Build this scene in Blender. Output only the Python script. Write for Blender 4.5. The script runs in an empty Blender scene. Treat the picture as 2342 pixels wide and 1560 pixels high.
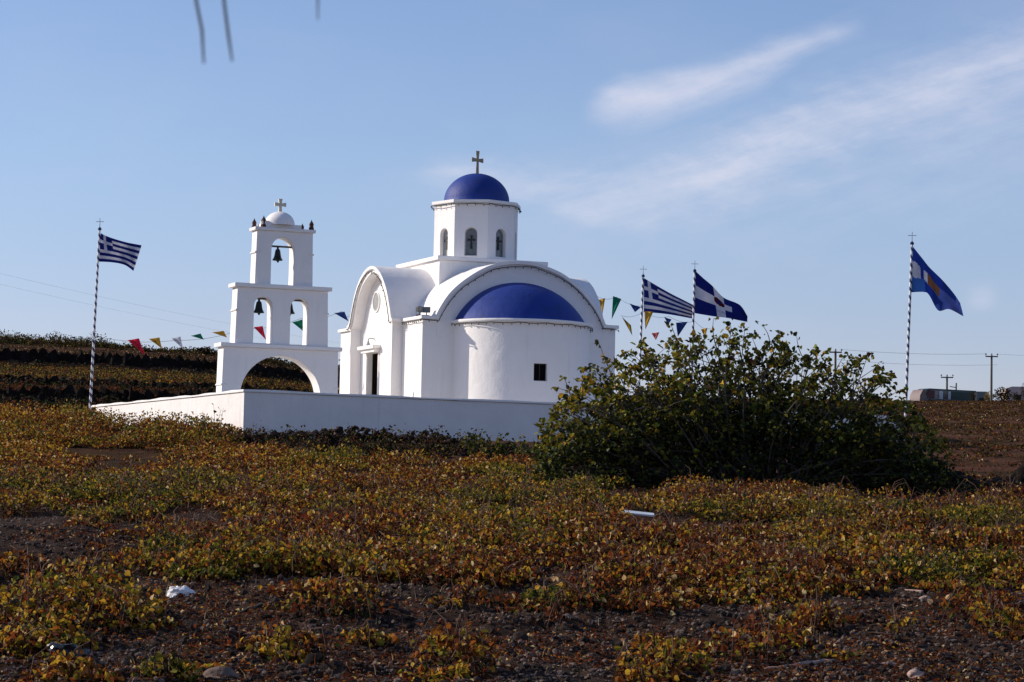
import bpy, bmesh, math, random
import numpy as np
from mathutils import Vector, Matrix
random.seed(7); rng = np.random.default_rng(11)
S = bpy.context.scene; COL = S.collection
rad = math.radians; PI = math.pi

# ------------------------------------------------------------------ camera
FPX = 5800.0; PITCH = math.atan(390/FPX); ROLL = rad(1.2)
cF = Vector((0, math.cos(PITCH), math.sin(PITCH))); cR0 = Vector((1, 0, 0)); cU0 = Vector((0, -math.sin(PITCH), math.cos(PITCH)))
cX = math.cos(ROLL)*cR0 + math.sin(ROLL)*cU0; cY = -math.sin(ROLL)*cR0 + math.cos(ROLL)*cU0
cam = bpy.data.cameras.new('camera'); camo = bpy.data.objects.new('camera', cam); COL.objects.link(camo)
camo.matrix_world = Matrix(((cX.x, cY.x, -cF.x, 0), (cX.y, cY.y, -cF.y, 0), (cX.z, cY.z, -cF.z, 0), (0, 0, 0, 1)))
cam.sensor_fit = 'HORIZONTAL'; cam.sensor_width = 36; cam.lens = FPX/2342*36
cam.clip_start = 0.05; cam.clip_end = 5000
cam.dof.use_dof = True; cam.dof.focus_distance = 60; cam.dof.aperture_fstop = 24
S.camera = camo

# ------------------------------------------------------------------ light
SUN_AZ, SUN_EL = 101.5, 26.0          # degrees left of "towards the camera"; elevation
sx, sy = -math.sin(rad(SUN_AZ)), -math.cos(rad(SUN_AZ))
sd = Vector((sx*math.cos(rad(SUN_EL)), sy*math.cos(rad(SUN_EL)), math.sin(rad(SUN_EL))))
sl = bpy.data.lights.new('sun', 'SUN'); so = bpy.data.objects.new('sun', sl); COL.objects.link(so)
sl.energy = 5.0; sl.angle = rad(0.5); sl.color = (1.0, 0.90, 0.77)
so.rotation_euler = sd.to_track_quat('Z', 'Y').to_euler(); so.location = sd*80
S.view_settings.view_transform = 'Standard'; S.view_settings.look = 'None'
S.view_settings.gamma = 1; S.view_settings.exposure = 0
S.cycles.max_bounces = 6; S.cycles.transparent_max_bounces = 6

# ------------------------------------------------------------------ node helpers
class NT:
    def __init__(s, nt): s.t = nt; nt.nodes.clear()
    def n(s, typ, **kw):
        nd = s.t.nodes.new(typ)
        for k, v in kw.items():
            if k == 'inp':
                for a, b in v.items(): s.put(nd.inputs[a], b)
            else: setattr(nd, k, v)
        return nd
    def put(s, sock, v):
        if hasattr(v, 'bl_idname') or isinstance(v, bpy.types.NodeSocket): s.t.links.new(v, sock)
        else: sock.default_value = v
    def m(s, op, a, b=0.0, c=0.0):
        nd = s.n('ShaderNodeMath', operation=op)
        for i, v in enumerate((a, b, c)): s.put(nd.inputs[i], v)
        return nd.outputs[0]
    def mix(s, f, a, b, blend='MIX'):
        nd = s.n('ShaderNodeMix', data_type='RGBA', blend_type=blend)
        s.put(nd.inputs[0], f); s.put(nd.inputs[6], a); s.put(nd.inputs[7], b)
        return nd.outputs[2]
    def ramp(s, f, stops, interp='LINEAR'):
        nd = s.n('ShaderNodeValToRGB'); nd.color_ramp.interpolation = interp
        cr = nd.color_ramp
        while len(cr.elements) < len(stops): cr.elements.new(0.5)
        for e, (p, c) in zip(cr.elements, stops):
            e.position = p
        for e, (p, c) in zip(cr.elements, stops):
            e.position = p; e.color = (c, c, c, 1) if not hasattr(c, '__len__') else (*c, 1)
        s.put(nd.inputs[0], f); return nd.outputs[0]
    def noise(s, vec, scale, detail=4, rough=0.55, dist=0.0):
        nd = s.n('ShaderNodeTexNoise', inp={'Scale': scale, 'Detail': detail, 'Roughness': rough, 'Distortion': dist})
        if vec is not None: s.t.links.new(vec, nd.inputs['Vector'])
        return nd.outputs[0]

# ------------------------------------------------------------------ world: sky with thin cirrus
W = bpy.data.worlds.new('World'); S.world = W; W.use_nodes = True
w = NT(W.node_tree)
sky = w.n('ShaderNodeTexSky', sky_type='NISHITA', sun_disc=False)
sky.sun_elevation = rad(SUN_EL); sky.sun_rotation = math.atan2(sx, sy)
sky.altitude = 50; sky.air_density = 1.0; sky.dust_density = 0.25; sky.ozone_density = 3.0
tc = w.n('ShaderNodeTexCoord'); sep = w.n('ShaderNodeSeparateXYZ', inp={0: tc.outputs['Generated']})
dx, dy, dz = sep.outputs
azm = w.m('ARCTAN2', dx, dy); elv = w.m('ARCSINE', dz)
comb = w.n('ShaderNodeCombineXYZ', inp={0: azm, 1: w.m('MULTIPLY', elv, 2.2), 2: 0.0}).outputs[0]
fx_ = w.m('ADD', w.m('MULTIPLY', azm, 9.0), w.m('MULTIPLY', elv, 3.0)); fy_ = w.m('SUBTRACT', w.m('MULTIPLY', elv, 75.0), w.m('MULTIPLY', azm, 24.0))
fib = w.n('ShaderNodeCombineXYZ', inp={0: fx_, 1: fy_, 2: 0.0}).outputs[0]
nz1 = w.noise(comb, 22, 6, 0.62); nz2 = w.m('ADD', w.m('MULTIPLY', w.noise(fib, 1.0, 7, 0.62, 0.4), .6), w.m('MULTIPLY', w.noise(comb, 45, 6, 0.65), .4)); nz3 = w.noise(comb, 7, 5, 0.6)
x01 = w.n('ShaderNodeMapRange', inp={0: azm, 1: -0.25, 2: 0.35, 3: 0.0, 4: 1.0}).outputs[0]
def band(cs, ws, ins, wob, wn):
    c = w.ramp(x01, cs, 'B_SPLINE'); h = w.ramp(x01, ws, 'EASE'); i = w.ramp(x01, ins, 'EASE')
    yc = w.m('MULTIPLY', c, 0.4)
    yy = w.m('ADD', elv, w.m('MULTIPLY', w.m('SUBTRACT', nz1, 0.5), wob))
    d = w.m('DIVIDE', w.m('ABSOLUTE', w.m('SUBTRACT', yy, yc)), w.m('ADD', w.m('MULTIPLY', h, 0.1), 1e-4))
    t = w.n('ShaderNodeMapRange', interpolation_type='SMOOTHSTEP', inp={0: d, 1: 1.0, 2: 0.0, 3: 0.0, 4: 1.0}).outputs[0]
    det = w.n('ShaderNodeMapRange', inp={0: nz2, 1: 0.33, 2: 0.60, 3: 1-wn, 4: 1.0}).outputs[0]
    return w.m('MULTIPLY', w.m('MULTIPLY', t, i), det)
def X(px): return ((px-1171)/FPX + 0.25)/0.6
def E_(px, py): return ((1170+0.021*(px-1171)-py)/FPX)/0.4
def Hw(p): return p/FPX/0.1
A = band([(X(1200), E_(1300, 262)), (X(1340), E_(1340, 255)), (X(1420), E_(1420, 236)), (X(1550), E_(1550, 222)), (X(1700), E_(1700, 170)), (X(1850), E_(1850, 95)), (X(1960), E_(1960, 66))],
         [(X(1300), Hw(55)), (X(1420), Hw(84)), (X(1550), Hw(82)), (X(1700), Hw(72)), (X(1850), Hw(50)), (X(1990), Hw(40))],
         [(X(1310), 0.0), (X(1400), 1.0), (X(1600), 1.0), (X(1750), .8), (X(1880), .5), (X(1990), 0.0)], 0.013, 0.6)
B = band([(X(900), E_(900, 400)), (X(1100), E_(1100, 395)), (X(1400), E_(1400, 470)), (X(1650), E_(1650, 420)), (X(1800), E_(1800, 310)), (X(2000), E_(2000, 280)), (X(2342), E_(2342, 130)), (X(2700), E_(2700, 40))],
         [(X(900), Hw(40)), (X(1200), Hw(70)), (X(1500), Hw(110)), (X(1750), Hw(120)), (X(2000), Hw(120)), (X(2342), Hw(130))],
         [(X(880), 0.0), (X(1050), .45), (X(1400), .65), (X(1700), 1.0), (X(1950), .6), (X(2342), .7)], 0.036, 0.75)
B2 = band([(X(1000), E_(1000, 440)), (X(1400), E_(1400, 440)), (X(1700), E_(1700, 400)), (X(2000), E_(2000, 330)), (X(2342), E_(2342, 270)), (X(2700), E_(2700, 200))],
          [(X(1000), Hw(130)), (X(1500), Hw(230)), (X(2000), Hw(330)), (X(2342), Hw(360))],
          [(X(800), 0.0), (X(1300), .35), (X(1700), .55), (X(2100), .6), (X(2342), .6)], 0.03, 0.85)
PF = band([(X(2100), E_(2100, 690)), (X(2235), E_(2235, 690)), (X(2400), E_(2400, 690))], [(X(2100), Hw(38)), (X(2235), Hw(46)), (X(2400), Hw(38))], [(X(2185), 0.0), (X(2235), .8), (X(2285), 0.0)], 0.008, .5)
PF = w.m('ADD', PF, band([(X(850), E_(850, 385)), (X(1040), E_(1040, 380)), (X(1200), E_(1200, 400))], [(X(850), Hw(60)), (X(1040), Hw(60)), (X(1200), Hw(60))], [(X(930), 0.0), (X(1050), .6), (X(1200), 0.0)], 0.012, .6))
Cc = w.m('MULTIPLY', w.n('ShaderNodeMapRange', interpolation_type='SMOOTHSTEP', inp={0: nz3, 1: 0.42, 2: 0.75, 3: 0.0, 4: 1.0}).outputs[0],
         w.n('ShaderNodeMapRange', inp={0: elv, 1: 0.0, 2: 0.16, 3: 0.30, 4: 0.10}).outputs[0])
mask = w.m('MINIMUM', w.m('ADD', w.m('ADD', w.m('MULTIPLY', A, 0.80), w.m('MULTIPLY', B, 0.56)), w.m('ADD', w.m('MULTIPLY', Cc, 0.8), w.m('ADD', w.m('MULTIPLY', B2, 0.50), w.m('MULTIPLY', PF, 0.45)))), 0.9)
SKY_TINT = (1.02, 0.95, 1.07, 1); CLOUD = (5.6, 5.7, 6.7, 1)
tint = w.mix(1.0, sky.outputs[0], SKY_TINT, 'MULTIPLY')
low = w.n('ShaderNodeMapRange', interpolation_type='SMOOTHSTEP', inp={0: elv, 1: 0.02, 2: 0.15, 3: 1.0, 4: 0.0}).outputs[0]
tint = w.mix(low, tint, (0.88, 0.84, 0.97, 1), 'MULTIPLY')
skyc = w.mix(mask, tint, CLOUD)
bg = w.n('ShaderNodeBackground', inp={'Color': skyc, 'Strength': 0.128})
wo = w.n('ShaderNodeOutputWorld'); w.t.links.new(bg.outputs[0], wo.inputs[0])

# ------------------------------------------------------------------ pixel rays (only to find where things stand)
def ray(px, py):
    d = cF + cX*((px-1171)/FPX) - cY*((py-780)/FPX); return d/d.y
def at(px, py, D): return ray(px, py)*D

# ------------------------------------------------------------------ tags
def tag(o, label=None, cat=None, group=None, kind=None):
    if label: o['label'] = label
    if cat: o['category'] = cat
    if group: o['group'] = group
    if kind: o['kind'] = kind
    return o
def thing(name, label, cat, loc=(0, 0, 0), rz=0.0, group=None):
    o = bpy.data.objects.new(name, None); COL.objects.link(o); o.location = loc; o.rotation_euler = (0, 0, rz)
    o.empty_display_size = 0.2
    return tag(o, label, cat, group)

# ------------------------------------------------------------------ mesh builder
class MB:
    def __init__(s): s.v = []; s.f = []; s.mi = []; s.cur = 0
    def add(s, vs, fs):
        b = len(s.v); s.v.extend([tuple(p) for p in vs]); s.f.extend([tuple(b+i for i in f) for f in fs]); s.mi.extend([s.cur]*len(fs))
    def box(s, x0, x1, y0, y1, z0, z1):
        s.add([(x, y, z) for z in (z0, z1) for y in (y0, y1) for x in (x0, x1)],
              [(0, 2, 3, 1), (4, 5, 7, 6), (0, 1, 5, 4), (2, 6, 7, 3), (0, 4, 6, 2), (1, 3, 7, 5)])
    def hexa(s, p8): s.add(p8, [(0, 2, 3, 1), (4, 5, 7, 6), (0, 1, 5, 4), (2, 6, 7, 3), (0, 4, 6, 2), (1, 3, 7, 5)])
    def tube(s, pts, r, n=6, cap=True):
        pts = [Vector(p) for p in pts]; L = len(pts); rs = r if hasattr(r, '__len__') else [r]*L
        vs = []; ref = None
        for i, p in enumerate(pts):
            d = (pts[min(i+1, L-1)]-pts[max(i-1, 0)]).normalized()
            if ref is None: ref = Vector((0, 0, 1)) if abs(d.z) < .9 else Vector((1, 0, 0))
            a = d.cross(ref).normalized(); b = a.cross(d).normalized(); ref = b
            for k in range(n):
                t = 2*PI*k/n; vs.append(p + (a*math.cos(t)+b*math.sin(t))*rs[i])
        fs = [(i*n+k, i*n+(k+1) % n, (i+1)*n+(k+1) % n, (i+1)*n+k) for i in range(L-1) for k in range(n)]
        if cap: fs += [tuple(range(n))[::-1], tuple((L-1)*n+k for k in range(n))]
        s.add(vs, fs)
    def lathe(s, prof, c=(0, 0, 0), n=24, a0=0.0, a1=2*PI):
        full = abs(a1-a0-2*PI) < 1e-6; m = n if full else n+1
        vs = [(c[0]+r*math.cos(a0+(a1-a0)*k/n), c[1]+r*math.sin(a0+(a1-a0)*k/n), c[2]+z) for r, z in prof for k in range(m)]
        fs = []
        for i in range(len(prof)-1):
            for k in range(n):
                k2 = (k+1) % m
                fs.append((i*m+k, i*m+k2, (i+1)*m+k2, (i+1)*m+k))
        s.add(vs, fs)
    def plate(s, outer, holes, d0, d1, fr):
        bm = bmesh.new(); loops = []
        for lp in [outer]+holes:
            vv = [bm.verts.new((p[0], p[1], 0)) for p in lp]
            for i in range(len(vv)): bm.edges.new((vv[i], vv[(i+1) % len(vv)]))
            loops.append(vv)
        bm.verts.index_update()
        bmesh.ops.triangle_fill(bm, use_beauty=True, use_dissolve=False, edges=bm.edges[:], normal=(0, 0, 1))
        bm.verts.index_update(); bm.verts.ensure_lookup_table()
        P = [(v.co.x, v.co.y) for v in bm.verts]; T = [tuple(v.index for v in f.verts) for f in bm.faces]
        LI = [[v.index for v in l] for l in loops]; bm.free(); N = len(P)
        vs = [fr(a, b, d0) for a, b in P]+[fr(a, b, d1) for a, b in P]
        fs = [t for t in T]+[tuple(i+N for i in t[::-1]) for t in T]
        for l in LI:
            for i in range(len(l)):
                a, b = l[i], l[(i+1) % len(l)]; fs.append((a, b, b+N, a+N))
        s.add(vs, fs)
    def sheet(s, grid):
        R = len(grid); Cn = len(grid[0]); s.add([p for r in grid for p in r],
            [(i*Cn+j, i*Cn+j+1, (i+1)*Cn+j+1, (i+1)*Cn+j) for i in range(R-1) for j in range(Cn-1)])
    def build(s, name, mats, parent=None, angle=35, recalc=True):
        me = bpy.data.meshes.new(name)
        me.from_pydata([tuple(p) for p in s.v], [], s.f); me.validate(clean_customdata=False)
        if not isinstance(mats, (list, tuple)): mats = [mats]
        for m in mats: me.materials.append(m)
        if len(mats) > 1 and len(me.polygons) == len(s.mi): me.polygons.foreach_set('material_index', s.mi)
        if recalc:
            bm = bmesh.new(); bm.from_mesh(me); bmesh.ops.remove_doubles(bm, verts=bm.verts, dist=1e-5)
            bmesh.ops.recalc_face_normals(bm, faces=bm.faces); bm.to_mesh(me); bm.free()
        if angle:
            me.polygons.foreach_set('use_smooth', [True]*len(me.polygons)); me.set_sharp_from_angle(angle=rad(angle))
        me.update()
        o = bpy.data.objects.new(name, me); COL.objects.link(o)
        if parent: o.parent = parent
        return o

# ------------------------------------------------------------------ materials
def mat(name):
    m = bpy.data.materials.new(name); m.use_nodes = True; return m, NT(m.node_tree)
def finish(t, sh):
    o = t.n('ShaderNodeOutputMaterial'); t.t.links.new(sh, o.inputs[0])
def simple(name, col, rough=0.7, var=0.15, scale=8.0, bump=0.2, bscale=40.0, metal=0.0, spec=0.4, bd=0.01):
    m, t = mat(name); co = t.n('ShaderNodeTexCoord').outputs['Object']
    n1 = t.noise(co, scale, 5); lo = tuple(c*(1-var) for c in col); hi = tuple(min(1, c*(1+var)) for c in col)
    c = t.ramp(n1, [(0.3, lo), (0.7, hi)])
    b = t.n('ShaderNodeBump', inp={'Strength': bump, 'Distance': bd, 'Height': t.noise(co, bscale, 4)})
    p = t.n('ShaderNodeBsdfPrincipled', inp={'Base Color': c, 'Roughness': rough, 'Metallic': metal, 'Specular IOR Level': spec, 'Normal': b.outputs[0]})
    finish(t, p.outputs[0]); return m
def plaster_mat(name, col, stain=0.10, rough=0.88, spec=0.25):
    m, t = mat(name); co = t.n('ShaderNodeTexCoord').outputs['Object']
    n1 = t.noise(co, 0.9, 6, 0.6); n2 = t.noise(co, 7.0, 5, 0.6)
    mp = t.n('ShaderNodeMapping', inp={0: co, 3: (5.0, 5.0, 0.35)}).outputs[0]; n3 = t.noise(mp, 1.0, 5, 0.65)
    c = t.mix(t.ramp(n1, [(0.35, 0.0), (0.7, 1.0)]), (*[k*(1-stain*.6) for k in col], 1), (*col, 1))
    c = t.mix(t.ramp(n3, [(0.56, 0.0), (0.78, 0.55)]), c, (col[0]*(1-stain*2), col[1]*(1-stain*2.1), col[2]*(1-stain*2.3), 1))
    c = t.mix(t.ramp(n2, [(0.62, 0.0), (0.75, 0.5)]), c, (*[k*(1-stain) for k in col], 1))
    h = t.m('ADD', t.m('MULTIPLY', t.noise(co, 3.0, 3), 1.0), t.m('MULTIPLY', t.noise(co, 24, 5, 0.6), 0.25))
    bv = t.n('ShaderNodeBevel', samples=4, inp={'Radius': 0.035})
    b = t.n('ShaderNodeBump', inp={'Strength': 0.5, 'Distance': 0.035, 'Height': h, 'Normal': bv.outputs[0]})
    p = t.n('ShaderNodeBsdfPrincipled', inp={'Base Color': c, 'Roughness': rough, 'Specular IOR Level': spec, 'Normal': b.outputs[0]})
    finish(t, p.outputs[0]); return m
M = {}
M['white'] = plaster_mat('whitewash', (0.86, 0.835, 0.815))
M['wallwhite'] = plaster_mat('courtyard_whitewash', (0.80, 0.77, 0.75), 0.20)
M['paving'] = plaster_mat('pale_paving', (0.68, 0.62, 0.55), 0.15)
M['blue'] = plaster_mat('blue_dome_paint', (0.006, 0.035, 0.25), 0.42, 0.62, 0.40)
M['cross'] = simple('weathered_gilt', (0.30, 0.24, 0.15), 0.5, 0.3, 12)
M['cream'] = simple('cream_stone', (0.62, 0.58, 0.46), 0.8, 0.1)
M['dark'] = simple('dark_metal', (0.012, 0.013, 0.014), 0.5, 0.3)
M['iron'] = simple('grey_iron', (0.05, 0.05, 0.055), 0.5, 0.2)
M['bell'] = simple('dark_bronze', (0.018, 0.026, 0.024), 0.42, 0.4, 20, metal=0.6)
M['door'] = simple('dark_wood_door_and_room_shade', (0.018, 0.010, 0.006), 0.6, 0.3)
M['glass'] = simple('greenish_glass', (0.12, 0.14, 0.15), 0.25, 0.2, spec=0.6)
M['greyglass'] = simple('grey_pane', (0.30, 0.31, 0.30), 0.35, 0.2, spec=0.5)
M['black'] = simple('black_opening', (0.004, 0.004, 0.005), 0.9, 0.3, spec=0.1)
M['terracotta'] = simple('dark_terracotta', (0.075, 0.028, 0.022), 0.8, 0.35)
M['wire'] = simple('string_light_wire', (0.03, 0.035, 0.03), 0.6, 0.2)
M['bulb'] = simple('string_light_bulb', (0.25, 0.26, 0.27), 0.2, 0.1)
M['lampgrey'] = simple('lamp_grey', (0.35, 0.36, 0.37), 0.4, 0.1)
M['postgrey'] = simple('weathered_pole_wood', (0.10, 0.085, 0.075), 0.85, 0.25)
M['porcelain'] = simple('insulator', (0.14, 0.12, 0.11), 0.4, 0.2)
M['stone'] = simple('dark_lava_stone', (0.036, 0.027, 0.023), 0.95, 0.6, 5.0, 0.8, 18, spec=0.05, bd=0.03)
M['stonepale'] = simple('pale_lava_stone', (0.135, 0.098, 0.080), 0.95, 0.5, 5.0, 0.8, 18, spec=0.05, bd=0.03)
M['blackrock'] = simple('black_basalt', (0.011, 0.009, 0.008), 0.95, 0.5, 3.0, 0.8, 8, spec=0.05, bd=0.05)
M['stick'] = simple('dry_pinkish_wood', (0.33, 0.22, 0.18), 0.85, 0.25, 15)
M['twig'] = simple('grey_twig', (0.075, 0.062, 0.052), 0.85, 0.3, 10)
M['dtwig'] = simple('brown_vine_cane', (0.09, 0.045, 0.026), 0.85, 0.35, 10)
M['whiteplastic'] = simple('white_plastic', (0.72, 0.70, 0.70), 0.45, 0.08, 10, 0.4, 14, bd=0.02)
M['whitepaint'] = simple('white_board', (0.62, 0.66, 0.70), 0.5, 0.1)
M['blackplastic'] = simple('black_plastic', (0.008, 0.009, 0.011), 0.22, 0.3, spec=0.7)
def cloth(name, col, tr=0.35):
    m, t = mat(name); co = t.n('ShaderNodeTexCoord').outputs['Object']
    c = t.ramp(t.noise(co, 4.0, 4), [(0.3, tuple(k*.9 for k in col)), (0.7, tuple(min(1, k*1.08) for k in col))])
    d = t.n('ShaderNodeBsdfDiffuse', inp={0: c}); r = t.n('ShaderNodeBsdfTranslucent', inp={0: c})
    mx = t.n('ShaderNodeMixShader', inp={0: tr, 1: d.outputs[0], 2: r.outputs[0]}); finish(t, mx.outputs[0]); return m
M['f_blue'] = cloth('flag_blue', (0.022, 0.040, 0.22)); M['f_white'] = cloth('flag_white', (0.66, 0.66, 0.72))
M['f_navy'] = cloth('flag_navy', (0.018, 0.028, 0.20)); M['f_sky'] = cloth('flag_mid_blue', (0.10, 0.24, 0.55), 0.5)
M['f_red'] = cloth('flag_dark_red', (0.12, 0.016, 0.014)); M['f_gold'] = cloth('flag_gold', (0.36, 0.19, 0.10))
M['f_grey'] = cloth('flag_grey_ink', (0.30, 0.31, 0.40)); M['f_violet_shade'] = cloth('flag_violet_shade', (0.20, 0.26, 0.58), 0.5); M['f_mid'] = cloth('flag_azure', (0.050, 0.105, 0.42), 0.5)
M['p_red'] = cloth('pennant_red', (0.62, 0.03, 0.07)); M['p_yellow'] = cloth('pennant_yellow', (0.60, 0.36, 0.05))
M['p_green'] = cloth('pennant_green', (0.02, 0.22, 0.13)); M['p_white'] = cloth('pennant_white', (0.66, 0.66, 0.72))
M['p_blue'] = cloth('pennant_blue', (0.03, 0.06, 0.24)); M['p_pink'] = cloth('pennant_pink', (0.60, 0.16, 0.14))
M['p_gold'] = cloth('pennant_gold', (0.40, 0.27, 0.03))
M['pole_blue'] = simple('pole_blue_paint', (0.010, 0.016, 0.07), 0.45, 0.2); M['pole_white'] = simple('pole_white_paint', (0.66, 0.66, 0.68), 0.5, 0.1)
M['steel'] = simple('pale_steel', (0.50, 0.52, 0.55), 0.35, 0.1)
M['busgreen'] = simple('dark_green_coachwork', (0.012, 0.04, 0.035), 0.4, 0.2); M['busgrey'] = simple('grey_green_coachwork', (0.12, 0.15, 0.15), 0.5, 0.2)
M['buspink'] = simple('faded_pink_coachwork', (0.15, 0.105, 0.10), 0.5, 0.2); M['busred'] = simple('red_panel', (0.08, 0.014, 0.018), 0.5, 0.2)
M['tyre'] = simple('tyre_rubber', (0.012, 0.012, 0.012), 0.9, 0.2)
M['buswin'] = simple('pale_bus_glass', (0.40, 0.46, 0.52), 0.15, 0.1, spec=0.8); M['busdark'] = simple('dark_bus_glass', (0.02, 0.03, 0.035), 0.15, 0.1, spec=0.8)
M['farpink'] = plaster_mat('pale_pink_render', (0.52, 0.40, 0.37), 0.15)
def leaf_mat(name, tr=0.38, rough=0.6):
    m, t = mat(name); a = t.n('ShaderNodeAttribute', attribute_name='col').outputs[0]
    p = t.n('ShaderNodeBsdfPrincipled', inp={'Base Color': a, 'Roughness': rough, 'Specular IOR Level': 0.12})
    r = t.n('ShaderNodeBsdfTranslucent', inp={0: a})
    mx = t.n('ShaderNodeMixShader', inp={0: tr, 1: p.outputs[0], 2: r.outputs[0]}); finish(t, mx.outputs[0]); return m
M['leaf'] = leaf_mat('autumn_leaf', 0.44); M['leafdark'] = leaf_mat('fig_leaf', 0.28, 0.5)
# ground: dark volcanic soil, reddish dry fields further off
m, t = mat('volcanic_soil'); co = t.n('ShaderNodeTexCoord').outputs['Object']
n1 = t.noise(co, 0.35, 6, 0.6); n2 = t.noise(co, 5.0, 6, 0.65); n3 = t.noise(co, 45.0, 4, 0.7)
mp = t.n('ShaderNodeMapping', inp={0: co, 3: (0.035, 0.16, 0.3)}).outputs[0]; n4 = t.noise(mp, 1.0, 5, 0.62)
near = t.mix(t.ramp(n2, [(0.35, 0.0), (0.68, 1.0)]), (0.018, 0.012, 0.009, 1), (0.066, 0.047, 0.037, 1))
near = t.mix(t.ramp(n3, [(0.45, 0.0), (0.75, 0.8)]), near, (0.105, 0.074, 0.058, 1))
near = t.mix(t.ramp(n1, [(0.45, 0.0), (0.65, 0.6)]), near, (0.045, 0.022, 0.013, 1))
far = t.mix(t.ramp(n4, [(0.40, 0.0), (0.50, 1.0)]), (0.055, 0.034, 0.013, 1), (0.105, 0.048, 0.032, 1))
far = t.mix(t.ramp(n4, [(0.54, 0.0), (0.66, 1.0)]), far, (0.085, 0.055, 0.024, 1))
far = t.mix(t.ramp(t.noise(co, 0.6, 6, 0.7), [(0.45, 0.0), (0.66, 0.75)]), far, (0.022, 0.017, 0.009, 1))
ysep = t.n('ShaderNodeSeparateXYZ', inp={0: co}).outputs[1]
fa = t.n('ShaderNodeMapRange', inp={0: ysep, 1: 46.0, 2: 56.0, 3: 0.0, 4: 1.0}).outputs[0]
bmp = t.n('ShaderNodeBump', inp={'Strength': 0.9, 'Distance': 0.06, 'Height': t.m('ADD', n2, t.m('MULTIPLY', n3, 0.5))})
p = t.n('ShaderNodeBsdfPrincipled', inp={'Base Color': t.mix(fa, near, far), 'Roughness': 0.97, 'Specular IOR Level': 0.02, 'Normal': bmp.outputs[0]})
finish(t, p.outputs[0]); M['soil'] = m

# ------------------------------------------------------------------ numpy noise + terrain
_tab = np.random.default_rng(3).random((256, 256))
def vnoise(x, y):
    xi = np.floor(x).astype(int); yi = np.floor(y).astype(int); fx = x-xi; fy = y-yi
    fx = fx*fx*(3-2*fx); fy = fy*fy*(3-2*fy)
    g = lambda i, j: _tab[i & 255, j & 255]
    return (g(xi, yi)*(1-fx)+g(xi+1, yi)*fx)*(1-fy)+(g(xi, yi+1)*(1-fx)+g(xi+1, yi+1)*fx)*fy
def fbm(x, y, o=4):
    s = 0; a = .5; tot = 0
    for i in range(o): s = s+a*vnoise(x*2**i+17.3*i, y*2**i+5.1*i); tot += a; a *= .5
    return s/tot
WC = at(559, 892, 65); WYAW = rad(25); WTOP = WC.z; FLOOR = 2.15
wu = Vector((math.cos(WYAW), math.sin(WYAW), 0)); wv = Vector((-math.sin(WYAW), math.cos(WYAW), 0))
LEN_U, LEN_V = 20.0, 14.2
def sstep(a, b, x): t_ = np.clip((x-a)/(b-a), 0, 1); return t_*t_*(3-2*t_)
def Zt(x, y, micro=True):
    x = np.asarray(x, float); y = np.asarray(y, float)
    px = np.clip(1171+FPX*x/np.maximum(y, 12), -2500, 4500)
    zf = np.interp(y, [-60, 15, 22, 48, 65, 72, 80, 95], [-1.7, -1.6, -1.5, .556, 1.75, 2.05, 2.35, 3.4])
    zf = zf + 0.04*np.exp(-((y-72)/6)**2)*sstep(300, 150, px)+0.12*np.exp(-((y-66)/5)**2)*sstep(640, 420, px)
    hor = 1170+.021*(px-1171)
    skyl = np.interp(px, [-2500, -400, 0, 200, 400, 480, 560, 640, 720, 780, 1000, 1400, 1700, 2000, 2342, 2800, 4500],
                         [740, 770, 785, 793, 806, 812, 822, 836, 846, 852, 876, 906, 915, 918, 918, 905, 880])
    Dr = np.interp(px, [0, 800, 1400, 2000], [230, 230, 300, 350])
    zr = (hor-skyl)/FPX*Dr
    zb = np.interp(px, [0, 560, 1400, 2000], [4.15, 4.1, 3.4, 3.4])
    yw = y + 1.5*(fbm(x*.06+3, y*.0+1, 3)-.5)*np.where(y > 85, 1, 0)*4
    tL = np.interp(yw, [95, 110, 110.9, 155, 160, 161.6, 230], [0, .075, .12, .40, .42, .52, 1])
    wl = sstep(1500, 900, px); q = np.clip((y-95)/(Dr-95), 0, 1); q = 1-(1-q)**1.35
    zR = (zb/95+(zr/Dr-zb/95)*q)*y
    zh = wl*(zb+(zr-zb)*tL)+(1-wl)*zR
    bl = sstep(94.6, 95.6, yw)
    z = zf*(1-bl)+zh*bl
    over = np.maximum(y-Dr, 0); z = np.where(y > Dr, zr-.05*over, z); z = np.maximum(z, -12)
    if micro:
        z = z+(fbm(x*1.1, y*1.1, 4)-.5)*np.interp(y, [0, 15, 60, 100, 200, 320], [.1, .16, .2, .3, .5, .35])
        z = z+(fbm(x*5, y*5, 3)-.5)*np.interp(y, [0, 30, 40, 60], [.17, .15, .09, 0])+(fbm(x*13, y*13, 2)-.5)*np.interp(y, [0, 28, 36], [.07, .06, 0])
    pu = (x-WC.x)*wu.x+(y-WC.y)*wu.y; pv = (x-WC.x)*wv.x+(y-WC.y)*wv.y
    ins = (pu > .15) & (pu < LEN_U-.15) & (pv > .15) & (pv < LEN_V-.15)
    return np.where(ins, np.minimum(z, 1.5), z)
def zt(x, y, micro=False): return float(Zt(x, y, micro))
def hit(px, py):
    d = ray(px, py); lo, hi = 15.0, 420.0; D = lo
    while D < hi:
        P = d*D
        if P.z <= zt(P.x, P.y): D += .15 if D < 60 else .5
        else: D += 0; break
    # ray starts above ground: march until it goes under
    D = 12.0
    while D < hi:
        P = d*D
        if P.z < zt(P.x, P.y): break
        D += .1 if D < 70 else .6
    P = d*D; return Vector((P.x, P.y, zt(P.x, P.y, True)))

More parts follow.
